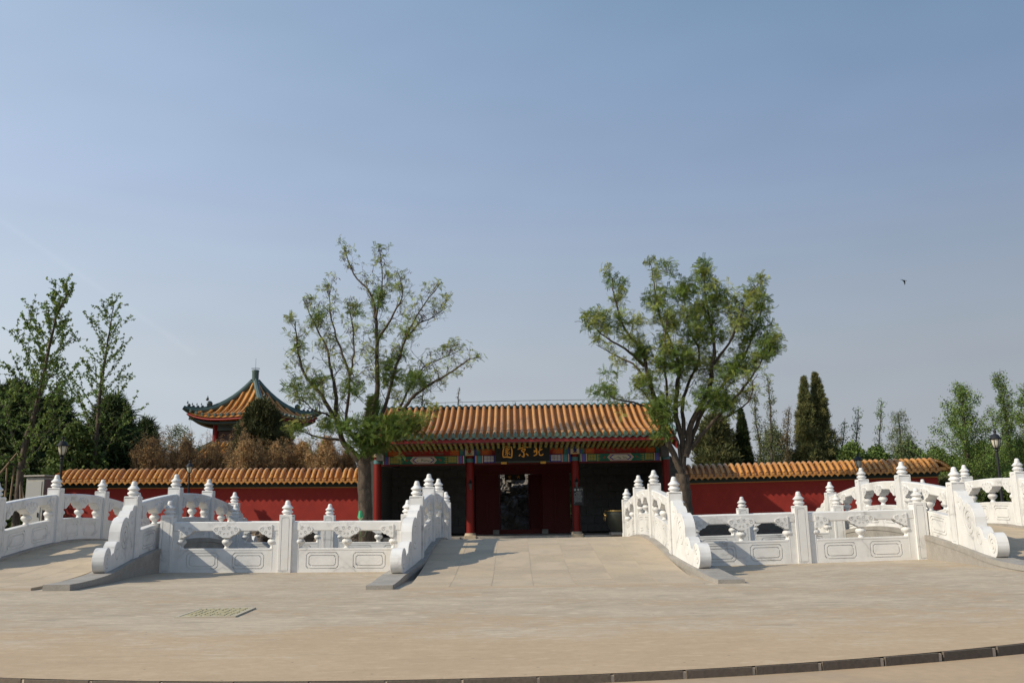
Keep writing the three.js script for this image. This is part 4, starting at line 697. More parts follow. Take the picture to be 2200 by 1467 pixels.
// feathery compound leaves of the scholar trees: three fronds, each a stalk with paired leaflets
const frond = (() => { const rg = rnd(91), L = []; for (let f = 0; f < 3; f++) { const a = f * 2.1 + rg(), out = V(Math.cos(a), 0.55, Math.sin(a)).normalize(), side = V().crossVectors(out, QY).normalize(); for (let i = 1; i <= 6; i++) { const t = i / 6, b = out.clone().multiplyScalar(0.24 * t).add(V(0, -0.10 * t * t, 0)); for (const s of [-1, 1]) L.push([b, side.clone().multiplyScalar(s).addScaledVector(out, 0.5).add(V(0, -0.15, 0)), out, 0.062, 0.026]); } } return leafGeo(L); })();
const ginkgoSpur = spray(21, 7, 0.055, 0.075, 0.06, 0.1), broad = spray(22, 9, 0.16, 0.12, 0.075, 0), smallLeaf = spray(23, 10, 0.14, 0.07, 0.04, 0.1), needle = spray(24, 26, 0.17, 0.26, 0.028, 0.9), juniperTuft = spray(25, 34, 0.17, 0.2, 0.03, 1.3), dryLeaf = spray(26, 12, 0.19, 0.12, 0.03, 0.5), pods = spray(27, 5, 0.05, 0.10, 0.02, -1.2), willowLeaf = spray(28, 12, 0.2, 0.14, 0.022, -1.4);
const M = {
  scholar: leaf('scholar_leaf_lit', 0.27, 0.31, 0.07, 0.35), scholarShaded: leaf('scholar_leaf_shaded', 0.13, 0.19, 0.033, 0.35), pod: leaf('dry_pod', 0.09, 0.06, 0.045, 0), ginkgo: leaf('ginkgo_leaf', 0.125, 0.18, 0.04, 0.3), dark: leaf('evergreen_needle', 0.05, 0.075, 0.022, 0.1), juniper: leaf('juniper_needle', 0.12, 0.125, 0.048, 0.1),  // sprig leaves coloured lighter as lit, tuft leaves darker as clump shade
  dry: leaf('dry_leaf', 0.46, 0.29, 0.13, 0.2), broad: leaf('broad_leaf', 0.13, 0.195, 0.045, 0.3), pale: leaf('pale_leaf', 0.14, 0.165, 0.062, 0.3), willow: leaf('willow_leaf', 0.15, 0.19, 0.08, 0.3), reddish: leaf('young_leaf', 0.16, 0.13, 0.06, 0.2),
};
// a tree of traced main limbs with side branches, twigs and leaves grown along them
function limbTree(o) {
  const rg = rnd(o.seed), p0 = at(...o.base, o.d), t = thing(o.name, o.label, 'tree', [p0.x, 0, p0.z], o.group), loc = (px, py, dz) => at(px, py, o.d - dz).sub(t.position);
  const trunkPts = o.trunk.map(([x, y]) => loc(x, y, 0)); trunkPts[0].y = -0.1; mesh('trunk', boxBark(limb(trunkPts, o.r0, o.r1, 12, 4, 0.03, rg)), barkMat, t);
  const twigs = [], leaves = [], podL = [];
  const addLeaves = (p, d, n, sp, s) => { for (let i = 0; i < n; i++) leaves.push([p.clone().add(rv(rg).multiplyScalar(sp)), d.clone().add(rv(rg).multiplyScalar(0.9)).add(V(0, 0.3, 0)), s * (0.6 + 0.7 * rg())]); };
  const grow = (start, dir, len, r, lvl, lush) => {
    const P = [start]; let d = dir.clone().normalize(), p = start.clone(); const n = 4;
    for (let i = 0; i < n; i++) { d.add(rv(rg).multiplyScalar(0.28)).add(V(0, 0.10, 0)).normalize(); p = p.clone().addScaledVector(d, len / n); P.push(p); if (lvl > 0 && i > 0) addLeaves(p, d, rg() < lush * 0.4 ? 1 : 0, 0.07, 0.8); }
    twigs.push(limb(P, r, 0.003, lvl ? 3 : 4, 1)); addLeaves(p, d, rg() < lush * 0.9 ? 1 : 0, 0.06, 0.8); if (o.pods && rg() < o.pods) podL.push([p.clone().add(V(0, -0.05, 0)), V(0, 1, 0), 0.8 + 0.5 * rg()]);
    if (lvl < 2) { const k = lvl === 0 ? o.kids ?? 4 : 2; for (let i = 0; i < k; i++) { const q = P[1 + Math.floor(rg() * (n - 0.01))]; grow(q, d.clone().multiplyScalar(0.7).add(rv(rg).multiplyScalar(0.85)), len * (0.45 + 0.25 * rg()), r * 0.55, lvl + 1, lush); } }
  };
  o.limbs.forEach(([r0, r1, z1, lushA, ...q]) => {
    const lush = lushA * (o.lushK ?? 1);
    const P = []; for (let i = 0; i < q.length; i += 2) { const k = i / Math.max(1, q.length - 2); P.push(loc(...o.map(q[i], q[i + 1]), z1 * k * (1 + 0.2 * Math.sin(i + r0 * 99)))); }
    mesh('limb', boxBark(limb(P, r0, r1, 7, 4, 0.05, rg)), barkMat, t);
    const c = new THREE.CatmullRomCurve3(P, false, 'centripetal'), L = c.getLength(), n = Math.round(L * (o.twigsPerM ?? 2.6));
    for (let i = 0; i < n; i++) { const s = 0.25 + 0.75 * (i + rg()) / n, p = c.getPointAt(Math.min(1, s)), d = c.getTangentAt(Math.min(1, s)); grow(p, d.clone().multiplyScalar(0.75).add(rv(rg).multiplyScalar(0.9)).add(V(0, 0.2, 0)), (0.42 + 0.6 * rg()) * (1.2 - 0.85 * s), 0.016 - 0.007 * s, 0, lush); }
  });
  const tuftL = [];
  for (const [x, y, rx, ry, n, z] of o.tufts) for (let i = 0; i < n * (o.tuftK ?? 0.5); i++) { const a = rg() * 6.283, k = Math.sqrt(rg()) , p = loc(...o.map(x + rx * k * Math.cos(a), y + ry * k * Math.sin(a)), (z ?? 0) + (rg() - 0.5) * 0.7); tuftL.push([p, rv(rg).add(V(0, 0.5, 0)), 0.7 + 0.5 * rg()]); if (i % 9 === 0) twigs.push(limb([loc(...o.map(x, y + ry * 0.3), z ?? 0), p], 0.008, 0.003, 3, 1)); }
  const tw = mesh('twigs', merge(twigs), barkDark, t); tw.userData.kind = 'stuff';
  crown(t, 'crown', frond, M.scholar, leaves, rg, [0.75, 1.35]); crown(t, 'leaf_tufts', frond, M.scholarShaded, tuftL, rg, [0.7, 1.3]); if (podL.length) crown(t, 'seed_pods', pods, M.pod, podL, rg, [0.7, 1.3]);
  return t;
}
const boxBark = (g) => g;
limbTree({
  name: 'scholar_tree', label: 'sparse leafy tree with many bare twigs left of the gatehouse, before its roof', seed: 5, d: 29.3, base: [785, 1166], r0: 0.23, r1: 0.19, lushK: 0.7, twigsPerM: 3.8, kids: 4, pods: 0.18,
  map: (x, y) => [560 + x / 2.158, 500 + y / 2.158], trunk: [[786, 1170], [785, 1110], [783, 1050], [782, 1000], [781, 975]],
  limbs: [
    [0.13, 0.015, 0.5, 0.30, 465, 1060, 425, 1015, 380, 970, 350, 870, 280, 750, 200, 650, 170, 530, 160, 410], [0.075, 0.01, -0.4, 0.28, 352, 875, 345, 730, 325, 640, 300, 520, 250, 430, 195, 310], [0.07, 0.01, 1.1, 0.25, 480, 1010, 402, 900, 405, 780, 415, 670, 430, 560, 425, 430, 400, 320],
    [0.05, 0.008, -1.0, 0.25, 415, 660, 380, 560, 340, 450, 318, 330, 330, 230], [0.12, 0.012, -0.2, 0.25, 480, 1050, 500, 900, 535, 760, 540, 640, 540, 500, 530, 380, 505, 280, 430, 190, 388, 70], [0.05, 0.008, 0.7, 0.25, 545, 490, 600, 400, 655, 300, 640, 190], [0.045, 0.008, -0.8, 0.25, 532, 400, 560, 260, 555, 90],
    [0.09, 0.012, 0.9, 0.25, 490, 1040, 520, 960, 560, 850, 600, 720, 640, 580, 680, 470, 740, 360, 830, 235], [0.085, 0.012, 1.4, 0.22, 500, 1030, 560, 970, 625, 860, 700, 770, 790, 700, 880, 650, 960, 590, 1010, 575], [0.04, 0.008, -1.3, 0.25, 640, 820, 690, 720, 760, 620, 860, 575, 930, 540], [0.05, 0.01, 0.9, 0.3, 352, 862, 300, 840, 250, 825, 190, 770], [0.045, 0.01, 0.3, 0.35, 370, 960, 260, 945, 180, 915, 150, 900], [0.04, 0.008, -1.6, 0.25, 660, 520, 720, 430, 800, 390, 870, 340],
    [0.05, 0.01, 1.2, 0.5, 510, 1010, 620, 960, 720, 900, 800, 830],
  ],
  tufts: [[600, 655, 48, 65, 170, 0.4], [430, 725, 50, 38, 110, 0.8], [270, 690, 42, 28, 70, 0.2], [715, 690, 72, 42, 170, 0.8], [548, 300, 24, 45, 55, 0], [262, 395, 30, 32, 45, 0], [180, 530, 32, 55, 45, 0.2], [540, 910, 170, 55, 520, 0.7], [330, 890, 62, 28, 120, 0.4], [650, 890, 90, 55, 260, 1.0], [500, 985, 95, 45, 260, 0.5], [150, 720, 45, 40, 50, 0.4], [680, 470, 28, 22, 28, 0.3], [640, 560, 50, 30, 40, 0.3], [440, 360, 45, 35, 40, 0.2], [170, 905, 30, 14, 24, 0.3], [230, 760, 60, 40, 60, 0.4], [530, 790, 40, 40, 60, 0.2], [545, 470, 18, 30, 24, 0]],
});
limbTree({
  name: 'scholar_tree', label: 'fuller green tree with several upright limbs right of the gatehouse', tuftK: 0.38, seed: 8, d: 29.3, base: [1474, 1130], r0: 0.24, r1: 0.2, twigsPerM: 2.4, kids: 4,
  map: (x, y) => [1220 + x / 2.444, 540 + y / 2.444], trunk: [[1475, 1140], [1472, 1080], [1468, 1040], [1466, 1018]],
  limbs: [
    [0.12, 0.014, 0.5, 0.75, 600, 1170, 575, 1110, 540, 1030, 500, 920, 455, 780, 420, 640, 380, 500, 320, 440, 270, 330, 240, 220, 235, 140], [0.06, 0.01, 1.0, 0.75, 400, 600, 330, 530, 200, 450, 105, 370], [0.05, 0.01, -0.8, 0.65, 420, 680, 340, 590, 260, 550, 150, 490], [0.045, 0.01, 0.6, 0.35, 470, 850, 370, 800, 250, 775, 190, 740], [0.11, 0.012, -0.4, 0.8, 605, 1150, 600, 1000, 570, 870, 575, 700, 590, 620, 540, 480, 480, 330, 460, 200, 440, 80],
    [0.05, 0.01, 0.9, 0.8, 525, 800, 515, 640, 510, 460, 525, 300], [0.11, 0.012, 0.2, 0.85, 620, 1080, 650, 900, 740, 740, 760, 600, 770, 480, 740, 330, 720, 200, 715, 80], [0.05, 0.01, 1.0, 0.85, 760, 600, 850, 480, 915, 330, 950, 230, 990, 180], [0.09, 0.012, -0.9, 0.85, 630, 1060, 665, 940, 720, 830, 830, 680, 920, 560, 985, 400, 1040, 250], [0.08, 0.012, 0.8, 0.7, 645, 1040, 690, 980, 780, 880, 880, 770, 970, 660, 1030, 550, 1085, 440], [0.035, 0.008, 1.2, 0.1, 800, 890, 900, 830, 962, 770, 975, 680, 1000, 640], [0.07, 0.01, -1.2, 0.8, 615, 980, 602, 800, 640, 680, 690, 540, 640, 400, 620, 300, 600, 160], [0.05, 0.01, 0.4, 0.8, 600, 1140, 560, 960, 480, 870, 400, 740, 350, 700],
  ],
  tufts: [[560, 575, 105, 68, 420, 0.6], [790, 255, 60, 70, 240, 0.3], [490, 845, 72, 68, 300, 0.7], [1050, 500, 55, 65, 230, 0.6], [920, 590, 75, 48, 220, 0.3], [850, 645, 58, 42, 150, 0.3], [750, 770, 85, 75, 300, 0.5], [830, 810, 60, 50, 170, 0.4], [385, 535, 46, 36, 100, 0.3], [255, 165, 52, 36, 70, 0.3], [140, 360, 66, 60, 130, 0.6], [185, 740, 62, 40, 110, 0.5], [460, 260, 62, 60, 130, 0.2], [520, 100, 60, 45, 70, 0.1], [720, 85, 44, 40, 70, 0], [640, 440, 60, 50, 110, 0.2], [900, 330, 70, 55, 140, 0.2], [960, 430, 70, 65, 180, 0], [1020, 280, 55, 50, 70, 0], [260, 395, 55, 50, 80, 0.4], [700, 190, 80, 70, 150, 0.2], [590, 220, 70, 70, 120, 0.1], [760, 430, 60, 80, 160, 0.1], [500, 480, 40, 40, 60, 0.2], [560, 350, 70, 60, 110, 0], [960, 210, 50, 30, 40, 0], [230, 640, 60, 25, 40, 0.3], [440, 690, 55, 60, 90, 0.3], [500, 960, 60, 40, 90, 0.6], [1040, 380, 40, 50, 60, 0.2], [700, 330, 60, 60, 130, 0.3]],
});
// straight young trees with ascending branches set with small leaf spurs
function spurTree(o) {
  const rg = rnd(o.seed), t = thing(o.name ?? 'ginkgo_tree', o.label, 'tree', [at(...o.line[0], o.d).x, 0, -o.d], o.group), loc = (px, py, dz = 0) => at(px, py, o.d - dz).sub(t.position);
  const P = o.line.map(([x, y]) => loc(x, y)); P[0].y = -0.1; mesh('trunk', limb(P, o.r, 0.012, 7, 4, 0.03, rg), barkMat, t);
  const c = new THREE.CatmullRomCurve3(P, false, 'centripetal'), br = [], L = [];
  for (let i = 0; i < o.n; i++) {
    const s = o.from + (1 - o.from) * Math.pow((i + rg() * 0.6) / o.n, 0.9), p = c.getPointAt(Math.min(0.995, s)), a = i * 2.4 + rg(), el = (o.rise ?? 0.8) + rg() * 0.4, len = o.len * (1.1 - s * 0.97) * (0.6 + 0.7 * rg());
    let d = V(Math.cos(a), el, Math.sin(a)).normalize(), q = p.clone(); const B = [q]; const m = 5; for (let k = 0; k < m; k++) { d.add(V(0, o.curl ?? 0.08, 0)).add(rv(rg).multiplyScalar(0.14)).normalize(); q = q.clone().addScaledVector(d, len / m); B.push(q); }
    br.push(limb(B, 0.022 * (1.2 - s), 0.004, 4, 1)); const bc = new THREE.CatmullRomCurve3(B), sub = [bc];
    for (let k = 0; k < (o.side ?? 3); k++) { const z = bc.getPoint(0.25 + 0.6 * rg()), e = z.clone().addScaledVector(d.clone().add(rv(rg).multiplyScalar(0.8)).normalize(), len * 0.38); br.push(limb([z, z.clone().lerp(e, 0.5).add(V(0, 0.03, 0)), e], 0.008, 0.003, 3, 1)); sub.push(new THREE.LineCurve3(z, e)); }
    for (const cv of sub) { const n = Math.max(1, Math.round(cv.getLength() / (o.step ?? 0.1))); for (let k = 1; k <= n; k++) if (rg() < (o.full ?? 1)) L.push([cv.getPoint(Math.min(1, (k - rg() * 0.5) / n)).add(rv(rg).multiplyScalar(o.sp ?? 0.03)), rv(rg).add(V(0, 0.6, 0)), (o.s ?? 1) * (0.7 + 0.6 * rg())]); }
  }
  const b = mesh('branches', merge(br), barkDark, t); b.userData.kind = 'stuff'; crown(t, 'crown', o.geo ?? ginkgoSpur, o.mat ?? M.ginkgo, L, rg, o.tint ?? [0.7, 1.3]); return t;
}
// dense foliage bodies: columns, cones and mounds with broken outlines
function bushy(o) {
  const rg = rnd(o.seed), top = at(o.x, o.top, o.d), t = thing(o.name, o.label, o.cat ?? 'tree', [top.x, 0, top.z], o.group), H = top.y, W = o.w * o.d / 2107, L = [], y0 = o.y0 ?? 0.2, n3 = new ImprovedNoise();
  const radius = (k) => o.shape === 'column' ? Math.pow(Math.sin(Math.PI * (0.5 + 0.5 * Math.pow(k, 1.25))), 0.75) : o.shape === 'mound' ? Math.pow(Math.max(0, 1 - k), 0.6) : o.shape === 'spire' ? Math.pow(1.01 - k, 0.8) : Math.sqrt(Math.max(0, 1 - Math.pow(k, 2.2)));
  if (o.core !== 0) { const pts = []; for (let i = 0; i <= 10; i++) { const k = i / 10; pts.push([Math.max(0.001, W * radius(k) * 0.62 * (o.core ?? 1)), y0 + (H - y0) * k * 0.9]); } mesh('shade_core', new THREE.LatheGeometry(pts.map(([r, y]) => new THREE.Vector2(r, y)), 10), M.core ??= std({ name: 'shade_core', roughness: 1, side: THREE.DoubleSide }, [0.014, 0.02, 0.009]), t); }  // near-black solid core standing in for the shade inside the crown
  mesh('trunk', cyl(0.09, 0.03, H * 0.75, 0, -0.1, 0, 6), barkMat, t);
  for (let i = 0; i < o.n; i++) {
    const k = Math.pow(rg(), 0.85), a = rg() * 6.283, y = y0 + (H - y0) * k, bump = 1 + (o.rough ?? 0.3) * (n3.noise(Math.cos(a) * 2.2 + o.seed, y * 1.6, Math.sin(a) * 2.2) * 1.3 + n3.noise(Math.cos(a) * 5, y * 4 + o.seed, Math.sin(a) * 5) * 0.7), r = W * radius(k) * bump * (1 - (o.deep ?? 0.4) * rg() * rg());
    L.push([V(Math.cos(a) * r, y + (rg() - 0.5) * 0.1, Math.sin(a) * r), V(Math.cos(a) * (o.out ?? 0.6), o.up ?? 0.8, Math.sin(a) * (o.out ?? 0.6)).add(rv(rg).multiplyScalar(0.5)), (o.s ?? 1) * (0.7 + 0.6 * rg()) * (o.shape === 'spire' ? 1.15 - 0.75 * k : 1)]);
  }
  if (o.wisps) { const st = []; for (let i = 0; i < o.wisps; i++) { const a = rg() * 6.28, r = W * (0.2 + 0.75 * rg()), b = V(Math.cos(a) * r * 0.5, y0 + (H - y0) * 0.3, Math.sin(a) * r * 0.5), e = V(Math.cos(a) * r, H * (0.84 + 0.34 * rg() * rg() + 0.04 * Math.sin(o.seed * 7 + r * 5)), Math.sin(a) * r); st.push(limb([b, b.clone().lerp(e, 0.5).add(rv(rg).multiplyScalar(0.1)), e], 0.012, 0.003, 3, 2)); for (let k = 0; k < 14; k++) L.push([b.clone().lerp(e, 0.45 + 0.55 * rg()).add(rv(rg).multiplyScalar(0.09)), V(0, 1, 0).add(rv(rg)), (o.s ?? 1) * 0.6]); } const q = mesh('stems', merge(st), barkDark, t); q.userData.kind = 'stuff'; }
  crown(t, 'crown', o.geo ?? needle, o.mat ?? M.dark, L, rg, o.tint ?? [0.6, 1.45]); return t;
}
spurTree({ seed: 31, d: 28, label: 'tall ginkgo tree propped with stakes at the far left', line: [[34, 1075], [52, 960], [70, 900], [90, 820], [108, 730], [124, 670], [148, 622]], r: 0.12, n: 52, from: 0.3, len: 3.3, rise: 0.6, curl: 0.11, step: 0.1, side: 5, s: 0.9, full: 0.75, tint: [0.85, 1.6] });
spurTree({ seed: 32, d: 36, label: 'slender ginkgo tree with an open crown rising above the dark evergreens on the left', line: [[200, 1060], [209, 900], [217, 820], [226, 760], [236, 700], [244, 648]], r: 0.10, n: 40, from: 0.34, len: 3.7, rise: 0.7, curl: 0.1, step: 0.13, side: 3, s: 0.9, tint: [0.85, 1.6] });
spurTree({ seed: 33, d: 33, label: 'part of a ginkgo tree cut off by the left edge of the picture', line: [[-70, 1060], [-62, 900], [-50, 800], [-42, 700]], r: 0.1, n: 30, from: 0.3, len: 1.7, rise: 0.8, step: 0.09, side: 3 });
{
  const pole = (a, b, w) => { const p = at(...a, 27.8), q = at(...b, 28.05), g = tag(mesh('tree_stake', limb([V(p.x, p.y, p.z), q], 0.032, 0.028, 6, 1), std({ name: 'weathered_pole', roughness: 0.9 }, [0.19, 0.13, 0.08])), w, 'stake', 'timber props of the left ginkgo'); return g; };
  pole([7, 1110], [14, 1005], 'leftmost upright timber stake beside the left ginkgo trunk'); pole([16, 1110], [30, 1000], 'timber stake leaning against the left ginkgo trunk from the left'); pole([60, 1110], [36, 1012], 'timber stake leaning against the left ginkgo trunk from the right'); pole([44, 1110], [41, 985], 'upright timber stake just right of the left ginkgo trunk'); pole([-20, 1040], [40, 968], 'high slanting timber prop reaching the left ginkgo trunk from outside the picture');
}
const EV = 'dark evergreens behind the left wall';
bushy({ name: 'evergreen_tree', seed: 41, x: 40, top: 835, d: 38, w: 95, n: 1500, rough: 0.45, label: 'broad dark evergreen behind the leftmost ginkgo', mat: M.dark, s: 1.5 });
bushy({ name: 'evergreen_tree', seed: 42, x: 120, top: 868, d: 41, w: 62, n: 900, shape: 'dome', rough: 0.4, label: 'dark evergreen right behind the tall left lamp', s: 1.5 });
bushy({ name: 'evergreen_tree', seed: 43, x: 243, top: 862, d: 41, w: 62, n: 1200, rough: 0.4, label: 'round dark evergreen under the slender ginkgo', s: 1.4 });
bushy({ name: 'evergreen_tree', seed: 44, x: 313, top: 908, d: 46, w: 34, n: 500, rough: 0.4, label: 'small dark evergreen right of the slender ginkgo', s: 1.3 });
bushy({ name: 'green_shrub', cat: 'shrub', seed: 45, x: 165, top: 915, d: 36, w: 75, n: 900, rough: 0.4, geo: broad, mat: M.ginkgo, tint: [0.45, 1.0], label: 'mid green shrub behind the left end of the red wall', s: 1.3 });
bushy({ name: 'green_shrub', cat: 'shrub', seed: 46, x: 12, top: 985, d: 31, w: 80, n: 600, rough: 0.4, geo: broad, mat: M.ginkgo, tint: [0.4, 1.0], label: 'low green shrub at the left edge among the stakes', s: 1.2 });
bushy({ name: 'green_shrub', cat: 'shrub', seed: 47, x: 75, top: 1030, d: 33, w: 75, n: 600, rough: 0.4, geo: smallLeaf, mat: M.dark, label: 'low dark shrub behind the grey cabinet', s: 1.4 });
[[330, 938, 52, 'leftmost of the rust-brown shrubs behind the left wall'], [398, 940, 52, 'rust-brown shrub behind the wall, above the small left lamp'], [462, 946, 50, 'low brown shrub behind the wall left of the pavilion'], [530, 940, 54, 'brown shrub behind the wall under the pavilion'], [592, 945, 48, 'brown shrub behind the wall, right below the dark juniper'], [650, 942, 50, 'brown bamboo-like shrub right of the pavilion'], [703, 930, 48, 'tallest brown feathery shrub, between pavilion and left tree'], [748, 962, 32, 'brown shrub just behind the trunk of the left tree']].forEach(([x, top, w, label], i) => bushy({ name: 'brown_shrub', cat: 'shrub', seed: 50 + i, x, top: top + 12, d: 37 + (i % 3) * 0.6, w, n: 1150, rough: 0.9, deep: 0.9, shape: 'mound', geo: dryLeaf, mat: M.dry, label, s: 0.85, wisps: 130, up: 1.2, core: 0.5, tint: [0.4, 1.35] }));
bushy({ name: 'pale_shrub', cat: 'shrub', seed: 60, x: 385, top: 918, d: 43, w: 62, n: 420, rough: 0.5, geo: smallLeaf, mat: M.pale, core: 0, label: 'thin pale green shrub behind the brown shrubs on the left', wisps: 22, s: 1.2 });
bushy({ name: 'juniper', seed: 61, x: 562, top: 870, d: 44, w: 92, n: 2600, shape: 'mound', rough: 0.7, tint: [0.35, 1.0], geo: juniperTuft, mat: M.juniper, label: 'dark juniper standing in front of the pavilion', s: 1.25 });
bushy({ name: 'juniper', seed: 62, x: 800, top: 862, d: 43, w: 26, n: 600, shape: 'column', rough: 0.3, geo: juniperTuft, mat: M.juniper, label: 'dark juniper behind the left tree at the corner of the gatehouse', s: 1.1 });
spurTree({ name: 'bare_tree', seed: 63, d: 47, label: 'thin dark tree rising behind the left end of the gatehouse roof', line: [[905, 1000], [906, 900], [908, 850], [910, 826]], r: 0.07, n: 22, from: 0.55, len: 1.3, rise: 0.9, step: 0.14, geo: smallLeaf, mat: M.dark, s: 1.0, tint: [0.8, 1.6] });
spurTree({ name: 'bare_tree', seed: 64, d: 45, label: 'tiny bare sapling tip showing over the gatehouse ridge', line: [[986, 960], [985, 880], [984, 850], [988, 832]], r: 0.05, n: 9, from: 0.72, len: 0.8, rise: 1.6, step: 0.2, geo: smallLeaf, mat: M.reddish, s: 0.5 });
// right side
bushy({ name: 'juniper', seed: 71, x: 1535, top: 898, d: 42, w: 52, n: 1000, rough: 0.4, geo: juniperTuft, mat: M.juniper, core: 0, deep: 0.9, label: 'loose dark juniper just right of the right tree trunk', s: 1.2 });
bushy({ name: 'cypress', seed: 72, x: 1592, top: 880, d: 42, w: 33, n: 1500, shape: 'spire', rough: 0.25, geo: juniperTuft, mat: M.dark, label: 'narrow blackish cypress column right of the right tree', s: 1.0, tint: [0.45, 1.0] });
bushy({ name: 'cypress', seed: 73, x: 1727, top: 812, d: 42, w: 36, n: 2200, shape: 'spire', rough: 1.0, tint: [0.7, 1.9], geo: juniperTuft, mat: M.juniper, label: 'left one of the pair of tall pointed cypresses behind the right wall', s: 1.15 });
bushy({ name: 'cypress', seed: 74, x: 1752, top: 804, d: 42.3, w: 44, n: 2400, shape: 'spire', rough: 1.0, tint: [0.7, 1.9], geo: juniperTuft, mat: M.juniper, label: 'right one of the pair of tall pointed cypresses behind the right wall', s: 1.15 });
spurTree({ name: 'young_tree', seed: 75, d: 40, label: 'thin reddish young tree left of the cypress pair', line: [[1660, 1060], [1658, 960], [1656, 880], [1650, 812]], r: 0.07, n: 34, from: 0.3, len: 1.15, rise: 1.4, step: 0.11, geo: smallLeaf, mat: M.pale, s: 0.9, sp: 0.06, full: 0.75 });
spurTree({ name: 'young_tree', seed: 76, d: 41, label: 'thin leafy sapling nearest the narrow dark cypress', line: [[1640, 1060], [1632, 950], [1624, 900], [1622, 850]], r: 0.05, n: 30, from: 0.3, len: 0.8, rise: 1.6, step: 0.1, geo: smallLeaf, mat: M.pale, s: 0.9, sp: 0.06 });
spurTree({ name: 'young_tree', seed: 77, d: 41, label: 'thin leafy sapling touching the left cypress of the pair', line: [[1690, 1060], [1692, 960], [1694, 910], [1696, 880]], r: 0.05, n: 30, from: 0.3, len: 0.9, rise: 1.4, step: 0.1, geo: smallLeaf, mat: M.reddish, s: 0.9, sp: 0.06 });
bushy({ name: 'pale_shrub', cat: 'shrub', seed: 78, x: 1662, top: 925, d: 42, w: 55, n: 700, rough: 0.5, geo: smallLeaf, mat: M.pale, core: 0, deep: 0.9, label: 'thin pale shrub between the dark cypress and the cypress pair', s: 1.4, wisps: 20 });
[[1812, 905, 'sapling with scattered leaves right of the cypress pair', 79], [1842, 880, 'sapling with dark scattered leaves above the small right lamp', 80], [1892, 862, 'tallest thin sapling with scattered dark leaves behind the right wall', 81]].forEach(([x, top, label, seed]) => spurTree({ name: 'young_tree', seed, d: 43, label, line: [[x - 6, 1060], [x - 4, 980], [x, (980 + top) / 2], [x + 3, top]], r: 0.05, n: 26, from: 0.35, len: 1.0, rise: 1.4, step: 0.15, geo: smallLeaf, mat: M.broad, s: 0.95, sp: 0.06, full: 0.6 }));
spurTree({ name: 'willow_tree', seed: 82, d: 46, label: 'pale grey-green willow behind the right wall', line: [[1936, 1060], [1936, 970], [1934, 920], [1930, 885]], r: 0.09, n: 40, from: 0.35, len: 1.9, rise: 0.7, curl: -0.16, step: 0.1, geo: willowLeaf, mat: M.willow, s: 0.9, sp: 0.05 });
[[1830, 955, 48, M.broad, 'low green shrub behind the wall by the small right lamp'], [1885, 962, 48, M.broad, 'low green shrub behind the wall left of the willow'], [1950, 952, 52, M.willow, 'pale green shrub at the foot of the willow'], [2010, 965, 42, M.willow, 'pale shrub above the right end of the wall']].forEach(([x, top, w, mat, label], i) => bushy({ name: 'green_shrub', cat: 'shrub', seed: 84 + i, x, top, d: 41 + i * 0.7, w, n: 900, rough: 0.45, deep: 0.8, geo: broad, mat, label, s: 1.1, wisps: 12, tint: [0.5, 1.25] }));
spurTree({ name: 'leafy_tree', seed: 90, d: 37, label: 'light green drooping tree left of the tall right lamp', line: [[2085, 1075], [2080, 980], [2072, 900], [2068, 832]], r: 0.1, n: 60, from: 0.2, len: 2.6, rise: 0.75, curl: -0.02, step: 0.085, side: 4, geo: smallLeaf, mat: M.broad, s: 1.0, sp: 0.08, full: 0.8, tint: [0.8, 1.5] });
spurTree({ name: 'leafy_tree', seed: 91, d: 40, label: 'tall green poplar at the right edge behind the tall lamp', line: [[2170, 1075], [2168, 960], [2158, 870], [2146, 806]], r: 0.1, n: 56, from: 0.2, len: 1.7, rise: 1.3, step: 0.09, side: 4, geo: smallLeaf, mat: M.broad, s: 1.0, sp: 0.08, full: 0.8, tint: [0.7, 1.35] });
spurTree({ name: 'leafy_tree', seed: 92, d: 38, label: 'green tree cut off by the right edge of the picture', line: [[2215, 1075], [2210, 950], [2205, 880], [2200, 835]], r: 0.1, n: 46, from: 0.2, len: 1.7, rise: 1.0, step: 0.09, side: 4, geo: smallLeaf, mat: M.broad, s: 1.0, sp: 0.08, full: 0.8, tint: [0.8, 1.5] });
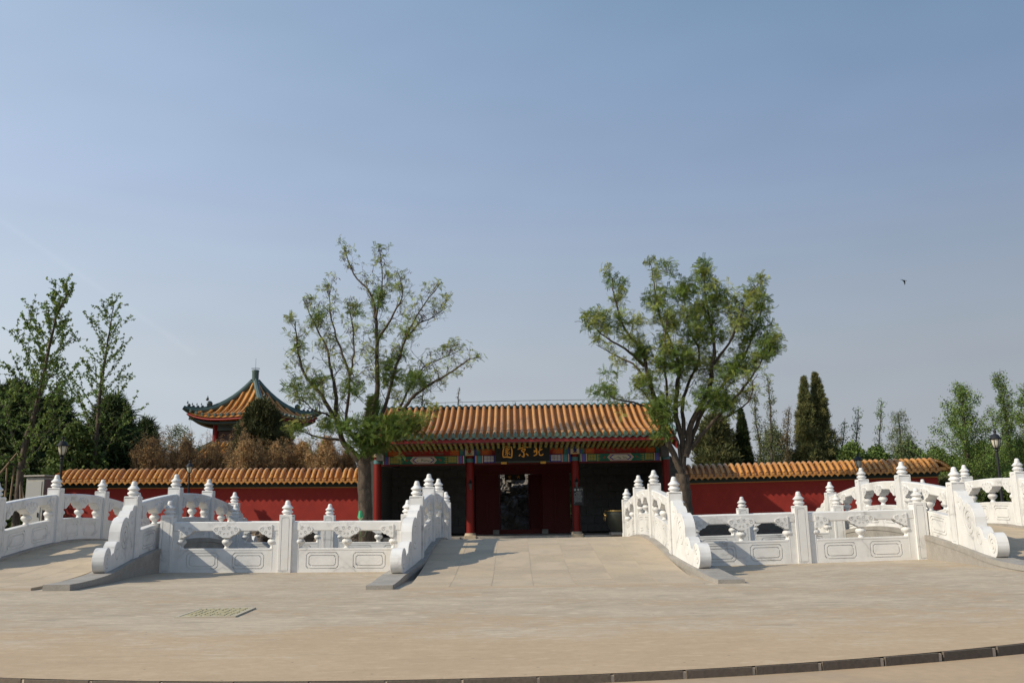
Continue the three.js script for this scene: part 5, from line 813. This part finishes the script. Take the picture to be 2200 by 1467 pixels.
[[2050, 985, 55, 'dense green shrub just beyond the right end of the wall'], [2110, 955, 60, 'green shrub at the foot of the tall right lamp'], [2180, 950, 62, 'green shrub behind the right bridge at the picture edge']].forEach(([x, top, w, label], i) => bushy({ name: 'green_shrub', cat: 'shrub', seed: 94 + i, x, top, d: 41 + i, w, n: 1000, rough: 0.4, deep: 0.7, geo: broad, mat: M.broad, label, s: 1.15, tint: [0.45, 1.1] }));
bushy({ name: 'green_shrub', cat: 'shrub', seed: 98, x: 2030, top: 1030, d: 34, w: 48, n: 500, rough: 0.4, geo: smallLeaf, mat: M.juniper, label: 'low dark shrub against the right end of the red wall', s: 1.3 });
bushy({ name: 'courtyard_tree', seed: 99, x: 1110, top: 900, d: 48, w: 150, n: 1500, rough: 0.3, label: 'dark evergreen in the courtyard behind the craggy rock', s: 2 });
{ // far belts of trees that close the view low down on both sides
  const rg = rnd(123), mk = (name, label, xa, xb, h) => { const L = []; for (let i = 0; i < 2600; i++) { const x = xa + (xb - xa) * rg(), y = h * Math.sqrt(rg()) * (0.8 + 0.2 * Math.sin(x * 1.3)); L.push([V(x, y, -62 - rg() * 6), V(0, 1, 0.3).add(rv(rg)), 3.2 * (0.7 + 0.6 * rg())]); } const g = thing(name, label, 'trees', [0, 0, 0]); g.userData.kind = 'stuff'; crown(g, 'crown', broad, M.broad, L, rg, [0.35, 0.9]); };
  mk('distant_trees', 'distant belt of trees beyond the left end of the wall', -44, -12, 4.2); mk('distant_trees', 'distant belt of trees beyond the right wall', 6, 44, 3.6);
  // unseen trees added behind the viewer to cut low sky light on the porch
  const L = []; for (let i = 0; i < 5200; i++) { const x = -60 + 120 * rg(), h = 7.5 + 2 * Math.sin(x * 0.7) + 1.5 * Math.sin(x * 1.9); L.push([V(x, h * Math.sqrt(rg()), 24 + rg() * 5), rv(rg), 4.6 * (0.7 + 0.6 * rg())]); }
  const g = thing('added_shade_trees', 'added belt of unseen trees behind the viewer that dims the porch', 'trees'); g.userData.kind = 'stuff'; crown(g, 'crown', broad, M.broad, L, rg, [0.5, 1.0]);
}
renderer.render(scene, camera);
